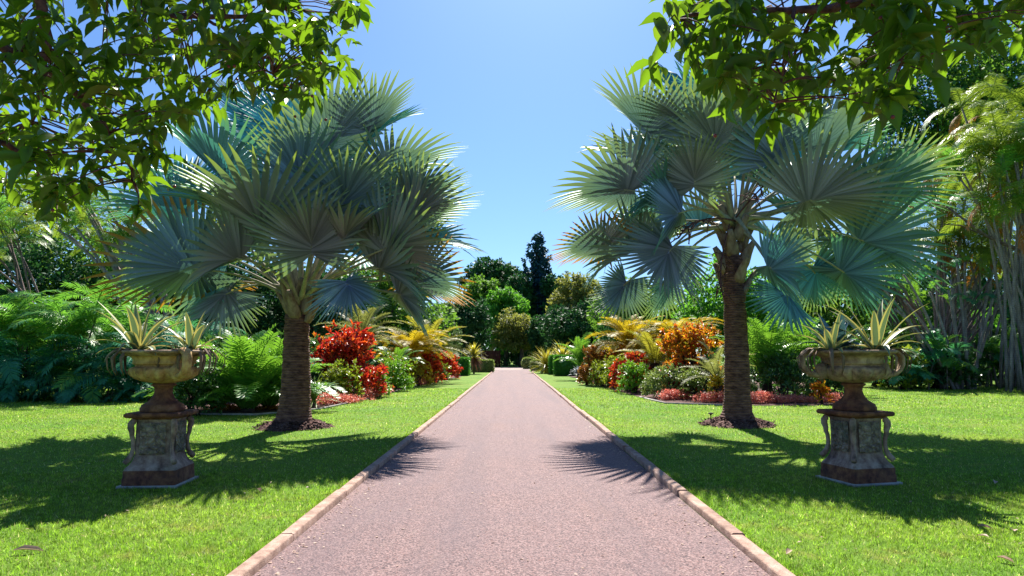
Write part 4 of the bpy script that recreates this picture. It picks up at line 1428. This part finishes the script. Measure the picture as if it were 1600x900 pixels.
strap_plant('strap_leaf_tree', 'slender trunked plant with spiky yellow head and reddish old leaves near the left hedges', 'plant', 741, 61, 1.5, 1.5, 120, 'strap_yellow', rs, 'strap_red', .10)
strap_plant('strap_leaf_clump', 'spiky yellow strap leaved clump behind the right clipped hedge', 'plant', 866, 63, .5, 2.3, 170, 'strap_yellow', rs, 'strap_yellow', .11, ((-.7, 0), (.7, .5)))
strap_plant('strap_leaf_clump', 'strappy green leaves beside the foot of the large red croton', 'plant', 494, 21.7, .15, 1.1, 26, 'bush_variegated', rs, None, .07)
strap_plant('silver_plant', 'silvery leaved plant at the near end of the right clipped hedge', 'plant', 902, 51, .2, .8, 60, 'silver_leaf', rs, None, .16)


# clipped hedges
def hedge(label, px, Y, w, d, h, mat, rng, n=5000, leaf=.09, rnd=.16):
    root = tag(bpy.data.objects.new('hedge', None), label, 'hedge')
    root.location = tuple(XY(px, Y))
    COL.objects.link(root)
    hs = np.array([w / 2, d / 2, h / 2])
    p = rng.uniform(-1, 1, (n, 3))
    ax = rng.integers(0, 3, n)
    pr = np.array([d * h, w * h, w * d]); pr = pr / pr.sum()
    ax = rng.choice(3, n, p=pr)
    sg = np.sign(p[np.arange(n), ax]) + 0.0
    sg[(ax == 2)] = 1
    p[np.arange(n), ax] = sg * rng.uniform(.86, 1.0, n)
    pos = p * hs
    # round the edges
    inner = np.maximum(hs - rnd, .02)
    q = np.clip(pos, -inner, inner)
    dv = pos - q
    l = np.linalg.norm(dv, axis=1, keepdims=True)
    pos = np.where(l > rnd, q + dv / (l + 1e-9) * rnd, pos)
    pos += rng.normal(0, leaf * .22, pos.shape)
    nr = norm(dv + 1e-6)
    pos[:, 2] += h / 2
    pos[:, 2] = np.maximum(pos[:, 2], .03)
    dirs = norm(nr * .6 + rng.normal(0, .7, pos.shape) + [0, 0, .35])
    ups = norm(nr * .8 + rng.normal(0, .5, pos.shape))
    mb = MB()
    mb.box(-w / 2 + .13, -d / 2 + .13, .04, w / 2 - .13, d / 2 - .13, h - .13)
    mb.batch(CARD_V, CARD_Q, frames(dirs, ups, leaf * rng.uniform(.9, 1.5, n), leaf * .75), pos)
    mb.build('foliage', M[mat], root)
    sm = MB()
    for i in range(8):
        x, y = rng.uniform(-.4, .4) * w, rng.uniform(-.4, .4) * d
        sm.tube([(x, y, 0), (x * 1.05, y, h * .8)], [.03, .015], 5)
    sm.build('stems', M['dark_bark'], root)
    return root


hedge('clipped green box hedge at the end of the left bed', 716, 56.5, 1.85, 1.9, 1.42, 'hedge_leaf', rs, 7000)
hedge('low leafy hedge at the left corner where the path ends', 755, 68, 2.1, 1.8, 1.15, 'bush_variegated', rs, 5000, .12, .3)
hedge('clipped bright green hedge block at the end of the right bed', 882, 56, 1.75, 1.9, 1.62, 'hedge_leaf', rs, 8000, .08, .3)
hedge('rounded hedge block just behind the bright green one on the right', 870, 60, 1.4, 1.8, 1.62, 'hedge_leaf', rs, 5000, .09, .3)
hedge('small round clipped bush at the right corner where the path ends', 838, 72, 1.25, 1.3, 1.15, 'bush_variegated', rs, 3000, .12, .5)
hedge('round clipped bush across the gravel crossing on the right', 825, 84, 1.5, 1.5, 1.35, 'bush_variegated', rs, 3000, .13, .6)


# pink and orange ground cover patches
def cover(name, label, pts, mat, rng, dens=60, r=.32, h=.22, leaf=.075):
    """low mat of foliage along a line of ground spots"""
    mb = MB()
    pts = np.array(pts)
    seg = np.linalg.norm(np.diff(pts, axis=0), axis=1)
    cum = np.concatenate([[0], np.cumsum(seg)])
    n = int(max(1, cum[-1]) * dens)
    u = rng.uniform(0, cum[-1], n)
    c = np.stack([np.interp(u, cum, pts[:, k]) for k in range(3)], 1)
    c += np.stack([rng.normal(0, r * .5, n), rng.normal(0, r * .5, n), np.zeros(n)], 1)
    hump = h * (.6 + .5 * np.sin(u * 3.1) * np.sin(u * 1.3 + 1))
    per = 12
    pos = np.repeat(c, per, 0) + rng.normal(0, .05, (n * per, 3))
    pos[:, 2] = np.abs(rng.uniform(.1, 1, n * per)) * np.repeat(np.maximum(.07, hump), per)
    dirs = norm(rng.normal(0, .8, pos.shape) + [0, 0, .6])
    mb.batch(CARD_V, CARD_Q, frames(dirs, rng.normal(0, .5, pos.shape) + [0, 0, 1], leaf * rng.uniform(.7, 1.3, len(pos)), leaf * .55), pos)
    return tag(mb.build(name, M[mat]), label, None, None, 'stuff')


gp = lambda *a: [G(*p) for p in a]
cover('ground_cover', 'pink leaved ground cover along the front of the left bed', gp((492, 633), (530, 631), (565, 623), (598, 614)), 'pink_leaf', rs, 150, .45, .34)
cover('ground_cover', 'orange pink ground cover between the bushes of the left bed', gp((640, 603), (655, 600), (672, 596)), 'pink_leaf', rs, 90, .5, .42)
cover('ground_cover', 'pink ground cover behind the left palm trunk and cycad', gp((330, 641), (380, 642), (440, 640)), 'croton_bronze', rs, 50, .3, .15)
cover('ground_cover', 'two pink clumps at the front corner of the right bed', gp((1038, 626), (1050, 625), (1070, 624), (1082, 623)), 'pink_leaf', rs, 150, .3, .34)
cover('ground_cover', 'pink ground cover around the right palm trunk', gp((1095, 629), (1115, 629), (1150, 629)), 'pink_leaf', rs, 110, .3, .34)
cover('ground_cover', 'orange pink ground cover left of the grey brown urn', gp((1172, 631), (1200, 630), (1250, 629), (1308, 629)), 'pink_leaf', rs, 130, .35, .36)
cover('ground_cover', 'small orange ground cover clump at the path side of the right bed', gp((945, 602), (955, 602), (965, 604)), 'pink_leaf', rs, 110, .4, .34)


# ------------------------------------------------------------------ trees
def tree(name, label, x, y, h, w, z0, mat, rng, nl=26, n=9000, leaf=.5, trunk_r=.35, shape='round', bark='grey_bark', d=None, lobe=.30, dense=1.0):
    root = thing(name, label, 'tree', (x, y, 0))
    if shape != 'cone':
        w = w * 1.12
    d = d or w * .9
    L = []
    ch = h - z0
    for i in range(nl):
        if shape == 'cone':
            u = (i + .5) / nl
            rr = (w / 2) * (1 - u) ** .55 * rng.uniform(.3, .8)
            a = i * 2.4 + rng.uniform(-.4, .4)
            L.append((rr * math.cos(a), rr * math.sin(a), z0 + ch * u * .97, (w * .34) * (1 - u * .80) * rng.uniform(.8, 1.15)))
        else:
            v = sphere_dirs(1, rng)[0]
            r = rng.uniform(.45, .80)
            zz = z0 + ch * (.5 + .5 * v[2] * r * 1.02)
            k = 1.0
            L.append((v[0] * r * w / 2 * k, v[1] * r * d / 2 * k, zz, lobe * min(w, ch) * rng.uniform(.6, 1.05)))
    mb = MB()
    wts = np.array([l[3] ** 2 for l in L]); wts /= wts.sum()
    for l, wt_ in zip(L, wts):
        k = max(20, int(n * wt_))
        dr = sphere_dirs(k, rng)
        # small tufts so the surface breaks up
        tuft = sphere_dirs(max(5, k // 28), rng)
        near = tuft[np.argmax(dr @ tuft.T, axis=1)]
        dr = norm(dr + near * .9)
        rr = l[3] * (.55 + .5 * rng.random(k) ** .6)
        p = np.array(l[:3]) + dr * rr[:, None] * [1, 1, .72]
        dirs = norm(rng.normal(0, 1, (k, 3)) + dr * .6 + [0, 0, -.1])
        ups = norm(dr * .7 + [0, 0, .7] + rng.normal(0, .45, (k, 3)))
        ls = leaf * rng.uniform(.6, 1.3, k)
        mb.batch(CARD_V, CARD_Q, frames(dirs, ups, ls, ls * .62), p)
    mb.build('crown', M[mat], root)
    tb = MB()
    hb = z0 + ch * (.35 if shape != 'cone' else .93)
    tb.tube([(0, 0, -.1), (rng.normal(0, .02) * h, 0, hb * .5), (0, 0, hb)], [trunk_r * 1.25, trunk_r * .8, trunk_r * .4 if shape != 'cone' else .06], 10)
    for l in L:
        s = np.array([0, 0, max(z0 * .7, min(l[2] * .72, hb * .95))])
        tb.tube(bez(s, (s + np.array(l[:3])) / 2 + [0, 0, -.05 * ch], np.array(l[:3]), 5), np.linspace(trunk_r * .3, trunk_r * .07, 5), 5)
    tb.build('trunk', M[bark], root, smooth=True)
    return root


rt = np.random.default_rng(41)


def T(name, label, px, Y, top_py, w_px, bot_py, mat, **kw):
    h = P(px, top_py, Y)[2]
    z0 = max(.2, P(px, bot_py, Y)[2])
    tree(name, label, (px - 800) / F * Y, Y, h, w_px / F * Y, z0, mat, rt, **kw)


T('conifer', 'tall dark blue green conifer at the end of the path', 841, 128, 361, 84, 550, 'tree_conifer', nl=60, n=22000, leaf=.62, trunk_r=.45, shape='cone')
T('broadleaf_tree', 'dark spreading tree at the back left of the conifer', 768, 140, 402, 92, 470, 'tree_dark', n=9000, leaf=.7)
T('broadleaf_tree', 'light green tree standing between the left palm and the path end', 747, 116, 428, 72, 520, 'tree_mid', n=9000, leaf=.55)
T('broadleaf_tree', 'bright green tree above the end of the path', 790, 108, 446, 66, 556, 'tree_bright', n=11000, leaf=.5)
T('broadleaf_tree', 'dark blue green tree just right of the conifer', 872, 122, 415, 48, 545, 'tree_dark', n=7000, leaf=.55)
T('broadleaf_tree', 'dark green tree just left of the conifer', 808, 124, 412, 56, 540, 'tree_dark', n=7000, leaf=.55)
T('broadleaf_tree', 'low domed pale olive tree facing the end of the path', 815, 101, 487, 74, 553, 'tree_pale', n=9000, leaf=.40, lobe=.42)
T('broadleaf_tree', 'dark shaded shrub tree right of the domed pale olive tree', 850, 97, 490, 44, 562, 'tree_dark', n=6000, leaf=.42)
T('broadleaf_tree', 'wide tree with pale leaf tops right of the conifer', 908, 92, 412, 84, 552, 'tree_pale', n=16000, leaf=.46, nl=34)
T('broadleaf_tree', 'dark green tree under the wide pale topped tree', 905, 84, 470, 110, 560, 'tree_dark', n=11000, leaf=.42)
T('broadleaf_tree', 'dark shaded tree left of the bright green tree', 726, 98, 462, 74, 562, 'tree_dark', n=10000, leaf=.45)
T('broadleaf_tree', 'grey green bushy tree behind the left bed', 690, 72, 462, 50, 560, 'tree_grey', n=7000, leaf=.30)
T('broadleaf_tree', 'mid green tree hidden behind the left fan palm', 600, 66, 410, 190, 560, 'tree_mid', n=15000, leaf=.42, nl=34)
T('broadleaf_tree', 'dark tree behind the trunk of the left fan palm', 470, 50, 400, 230, 575, 'tree_dark', n=15000, leaf=.36, nl=34)
T('broadleaf_tree', 'dark tree filling the gap between left fan palm and leaning palms', 330, 46, 395, 200, 590, 'tree_dark', n=14000, leaf=.34, nl=34)
T('broadleaf_tree', 'mid green tree behind the leaning grey stemmed palms', 190, 50, 320, 210, 560, 'tree_mid', n=15000, leaf=.36, nl=36)
T('broadleaf_tree', 'thin dark tree against the sky at the far left', 40, 58, 255, 210, 440, 'tree_grey', n=8000, leaf=.34, nl=36, lobe=.24)
T('broadleaf_tree', 'dense dark tree low at the far left edge', 30, 46, 360, 240, 590, 'tree_dark', n=14000, leaf=.34, nl=34)
T('broadleaf_tree', 'olive tree behind the golden cycads of the right bed', 1010, 62, 440, 170, 565, 'tree_mid', n=13000, leaf=.36, nl=34)
T('broadleaf_tree', 'green tree behind the trunk of the right fan palm', 1150, 52, 410, 210, 575, 'tree_bright', n=14000, leaf=.34, nl=34)
T('broadleaf_tree', 'dark green tree behind the right urn and its agaves', 1310, 50, 395, 220, 580, 'tree_mid', n=15000, leaf=.34, nl=34)
T('broadleaf_tree', 'tall dark tree against the sky above the right palms', 1480, 62, 40, 300, 300, 'tree_dark', n=15000, leaf=.42, nl=46, lobe=.22, bark='dark_bark')
T('broadleaf_tree', 'tall green tree at the upper right edge', 1600, 56, 30, 230, 320, 'tree_mid', n=12000, leaf=.40, nl=40, lobe=.24)
T('broadleaf_tree', 'dense dark tree behind the pale palm stems on the right', 1520, 54, 330, 300, 590, 'tree_dark', n=17000, leaf=.36, nl=40)

S('shrub', 'dark low shrubbery in the shade under the domed pale olive tree', 'shrub', 812, 110, 9.5, 3.2, .5, .26, 'tree_dark', rt, 420, 6, 14)

# the wood beyond, one mass
rw = np.random.default_rng(51)
mb = MB()
line = np.array([(-75, 40), (-70, 80), (-60, 130), (-25, 165), (0, 172), (30, 165), (60, 130), (72, 80), (78, 44)], float)
seg = np.linalg.norm(np.diff(line, axis=0), axis=1)
cum = np.concatenate([[0], np.cumsum(seg)])
for i in range(190):
    u = rw.uniform(0, cum[-1])
    c = np.array([np.interp(u, cum, line[:, 0]), np.interp(u, cum, line[:, 1])]) + rw.normal(0, 3, 2)
    z = rw.uniform(1, 11)
    lr = rw.uniform(2.2, 4.2)
    k = 260
    dr = sphere_dirs(k, rw)
    p = np.array([c[0], c[1], z]) + dr * lr * rw.uniform(.5, 1.05, (k, 1))
    p[:, 2] = np.maximum(p[:, 2], .1)
    ls = rw.uniform(.6, 1.2, k)
    mb.batch(CARD_V, CARD_Q, frames(rw.normal(0, 1, (k, 3)), dr + [0, 0, .6], ls, ls * .65), p)
tag(mb.build('woods', M['tree_dark']), 'dark wood closing the view behind the garden trees', None, None, 'stuff')

# timber fence at the path end
fr = thing('timber_fence', 'short reddish brown board fence beyond the left low hedge', 'fence', XY(766, 96))
mb = MB()
for i in range(14):
    mb.box(-1.4 + .2 * i, -.02, .05, -1.4 + .2 * i + .185, .02, 2.3 + .03 * (i % 3))
mb.build('boards', M['fence_timber'], fr)
for x in (-1.45, 1.35):
    mb = MB()
    mb.box(x, .022, 0, x + .12, .14, 2.4)
    mb.build('post', M['fence_timber'], fr)

# small dark post light by the right palm
pl = thing('garden_light', 'small dark post light by the mulch of the right fan palm', 'garden light', G(1111, 663))
mb = MB()
mb.tube([(0, 0, 0), (0, 0, .22)], .012, 8)
mb.build('post', M['dark_metal'], pl, smooth=True)
mb = MB()
mb.lathe([(.0, .275), (.035, .27), (.065, .255), (.07, .245), (.03, .235), (.025, .215), (0, .214)], 16)
mb.build('lamp_head', M['dark_metal'], pl, smooth=True)

# crumbs of leaf and bark along the kerbs and strewn over the path
rr = np.random.default_rng(77)
n_ = 1500
yy = 3.5 + 40 * rr.random(n_) ** 2
sd = rr.choice([-1, 1], n_)
xx = sd * (PW - np.abs(rr.normal(0, .16, n_)) - .02)
n2 = 260
yy = np.concatenate([yy, 3.5 + 30 * rr.random(n2) ** 1.6])
xx = np.concatenate([xx, rr.uniform(-PW, PW, n2)])
n3 = 420
yy = np.concatenate([yy, 4.5 + 14 * rr.random(n3)])
xx = np.concatenate([xx, rr.choice([-1, 1], n3) * rr.uniform(PW + .3, 9, n3)])
pz = np.where(np.abs(xx) < PW, .010, .028)
k_ = len(xx)
mb = MB()
sz = rr.uniform(.012, .045, k_)
mb.batch(CARD_V, CARD_Q, frames(rr.normal(0, 1, (k_, 3)) * [1, 1, .15], rr.normal(0, .3, (k_, 3)) + [0, 0, 1], sz, sz * .6), np.stack([xx, yy, pz], 1))
tag(mb.build('leaf_litter', M['fallen_leaf']), 'crumbs of dry leaf along the kerbs, path and lawn', None, None, 'stuff')

# fallen leaves on the lawn
for k, (px, py, lab, sz) in enumerate((
        (20, 867, 'long pale fallen leaf on the grass at the lower left corner', .22),
        (1528, 828, 'pale fallen leaf on the sunlit grass at lower right', .12),
        (1585, 836, 'pinkish fallen leaf near the right frame edge', .14),
        (1545, 845, 'small pale fallen leaf between the two larger ones at right', .10),
        (1558, 877, 'pale fallen leaf in the lower right corner', .12),
        (1236, 866, 'fallen leaf lying on grass close to the right kerb', .10),
        (1112, 821, 'pale fallen leaf lying on the path beside the right kerb', .10),
        (1556, 756, 'brown fallen leaf in the shade of the right lawn', .12),
        (402, 768, 'pale fallen leaf on the grass right of the left pedestal', .12))):
    c = G(px, py)
    rr = np.random.default_rng(100 + k)
    mb = MB()
    a = rr.uniform(0, 6.28) if k else .3
    d = np.array([[math.cos(a), math.sin(a), .05]])
    mb.batch(CROT_V, CROT_Q, frames(d, np.array([[.15, -.3, 1.0]]), np.array([sz]), np.array([sz * (.45 if k else .22)])), np.array([[0, 0, .035]]))
    o = mb.build('fallen_leaf', M['fallen_leaf'], loc=c)
    tag(o, lab, 'leaf', 'fallen leaves on the ground')


# ------------------------------------------------------------------ the shade trees whose boughs hang over the lawn
def overhang(label, trunk_xy, poly, shading_tips, depth, branches, ncl, lsize, rng, berries=0):
    root = thing('shade_tree', label, 'tree', (trunk_xy[0], trunk_xy[1], 0))
    base = np.array([trunk_xy[0], trunk_xy[1], 0.])
    fork = np.array([trunk_xy[0], trunk_xy[1] + .2, 4.6])
    mb = MB()
    mb.tube([(0, 0, -.05), (.05, .05, 1.6), (0, .1, 3.2), fork - base], [.36, .26, .22, .20], 14)
    mb.build('trunk', M['grey_bark'], root, smooth=True)
    bp = []
    for br in branches:
        pts = np.array([P(px, py, Y) for px, py, Y in br['p']])
        if br.get('root', True):
            st = pts[0] * .35 + fork * .65 + [0, 0, .35]
            pts = np.concatenate([[fork, st], pts])
        # smooth
        t = np.arange(len(pts))
        tt = np.linspace(0, len(pts) - 1, len(pts) * 4)
        sm = np.stack([np.interp(tt, t, pts[:, k]) for k in range(3)], 1)
        for _ in range(2):
            sm[1:-1] = (sm[:-2] + 2 * sm[1:-1] + sm[2:]) / 4
        sm[1:-1] += rng.normal(0, .006, sm[1:-1].shape)
        r0 = br['r']
        mb = MB()
        mb.tube(sm - base, np.linspace(r0 * (2.0 if br.get('root', True) else 1), r0 * .35, len(sm)), 8)
        mb.build('branch', M['red_branch'], root, smooth=True)
        bp.append(sm[len(sm) // 4:])
    bpts = np.concatenate(bp)
    # twig ends; a second, unseen set above the frame is added for shading
    tips = []
    for pl_, n_, dr_ in ((poly, ncl, depth), (shading_tips[0], shading_tips[1], shading_tips[2])):
        pl_ = np.array(pl_, float)
        lo, hi = pl_.min(0), pl_.max(0)
        c = 0
        while c < n_:
            x, y = rng.uniform(lo[0], hi[0]), rng.uniform(lo[1], hi[1])
            if pt_in_poly(np.array([x]), np.array([y]), pl_)[0]:
                tips.append(P(x, y, rng.uniform(*dr_)))
                c += 1
    tips = np.array(tips)
    tw = MB()
    per = 7
    for tp in tips:
        dist = np.linalg.norm(bpts - tp, axis=1) + .6 * np.maximum(0, tp[2] - bpts[:, 2] + .05)
        b = bpts[np.argmin(dist)]
        mid = (b + tp) / 2 + np.array([0, 0, .06]) + rng.normal(0, .03, 3)
        tw.tube(bez(b, mid, tp, 5) - base, [.0055, .0045, .0038, .003, .0022], 4, cap=False)
    tw.build('twigs', M['red_branch'], root)
    n = len(tips) * per
    c = np.repeat(tips, per, 0)
    a = np.tile(np.arange(per) * 2.4, len(tips)) + np.repeat(rng.uniform(0, 6.28, len(tips)), per)
    out = np.stack([np.cos(a), np.sin(a), np.zeros(n)], 1)
    back = rng.uniform(0, .13, n)
    pos = c + np.stack([rng.normal(0, .012, n), rng.normal(0, .012, n), back * .6], 1) + rng.normal(0, .02, (n, 3))
    dirs = norm(out * rng.uniform(.4, 1.1, n)[:, None] + np.array([0, 0, -1.0]) * rng.uniform(-.15, 1.1, n)[:, None])
    ups = norm(out * .35 + [0, 0, 1.0] + rng.normal(0, .45, (n, 3)))
    ln = lsize * rng.uniform(.5, 1.25, n)
    mb = MB()
    mb.batch(BROAD_V, BROAD_Q, frames(dirs, ups, ln, ln * rng.uniform(.34, .46, n)), pos - base)
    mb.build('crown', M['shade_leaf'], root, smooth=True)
    if berries:
        first = None
        for i in range(berries):
            t_ = tips[rng.integers(0, ncl)] + rng.normal(0, .06, 3) - [0, 0, .1] - base
            r = .009
            if first is None:
                mb = MB()
                mb.lathe([(0, -r), (r * .8, -r * .6), (r, 0), (r * .8, r * .6), (0, r)], 7)
                first = mb.build('berry', M['berry_skin'], root, smooth=True)
                first.location = t_
            else:
                copy_part(first, root, Matrix.Translation(Vector(t_)))
    return root


rl = np.random.default_rng(61)
left_poly = [(-40, -10), (555, -10), (560, 40), (545, 110), (500, 140), (480, 172), (440, 175), (395, 150), (340, 150), (300, 190), (262, 215), (250, 300), (215, 345), (165, 350),
             (130, 310), (90, 350), (20, 305), (-40, 290)]
overhang('shade tree with leafy boughs hanging over the upper left', (-4.6, 2.2), left_poly,
         ([(-80, -10), (560, -10), (560, -330), (-80, -330)], 430, (3.4, 6.4)), (3.0, 4.7),
         [dict(p=[(-60, -60, 3.4), (60, -20, 3.5), (75, 60, 3.6), (62, 140, 3.7), (50, 190, 3.8)], r=.028),
          dict(p=[(100, -150, 3.6), (215, -10, 3.7), (232, 18, 3.7), (300, 25, 3.8), (380, 28, 3.9), (440, 10, 4.0)], r=.022),
          dict(p=[(230, 18, 3.7), (300, 27, 3.75), (350, 40, 3.8), (375, 80, 3.85), (430, 120, 3.9), (470, 150, 4.0)], r=.013, root=False),
          dict(p=[(-40, 60, 3.2), (20, 80, 3.3), (90, 120, 3.4), (150, 180, 3.5), (200, 250, 3.5), (215, 300, 3.6)], r=.02),
          dict(p=[(-30, 210, 3.4), (20, 230, 3.5), (70, 260, 3.6), (95, 300, 3.7)], r=.014)],
         240, .128, rl, 46)
right_poly = [(1045, -10), (1640, -10), (1640, 95), (1560, 80), (1490, 85), (1440, 120), (1410, 165), (1370, 180), (1330, 165), (1290, 170), (1240, 190), (1190, 195), (1150, 180),
              (1120, 130), (1060, 100), (1015, 115), (1005, 80), (1035, 40)]
overhang('shade tree with leafy boughs hanging over the upper right', (4.4, 1.9), right_poly,
         ([(1050, -10), (1680, -10), (1680, -330), (1060, -330)], 330, (3.2, 6.0)), (2.7, 4.0),
         [dict(p=[(1700, -120, 3.2), (1500, -60, 3.2), (1390, 0, 3.2), (1300, 10, 3.2), (1200, 20, 3.2), (1130, 10, 3.2), (1060, 30, 3.2)], r=.022),
          dict(p=[(1240, 10, 3.2), (1238, 60, 3.1), (1225, 110, 3.1), (1210, 160, 3.1)], r=.012, root=False),
          dict(p=[(1390, 0, 3.2), (1415, 60, 3.1), (1405, 110, 3.1)], r=.013, root=False),
          dict(p=[(1720, 0, 3.4), (1600, 20, 3.4), (1520, 40, 3.4), (1440, 55, 3.4)], r=.016)],
         150, .140, rl, 10)
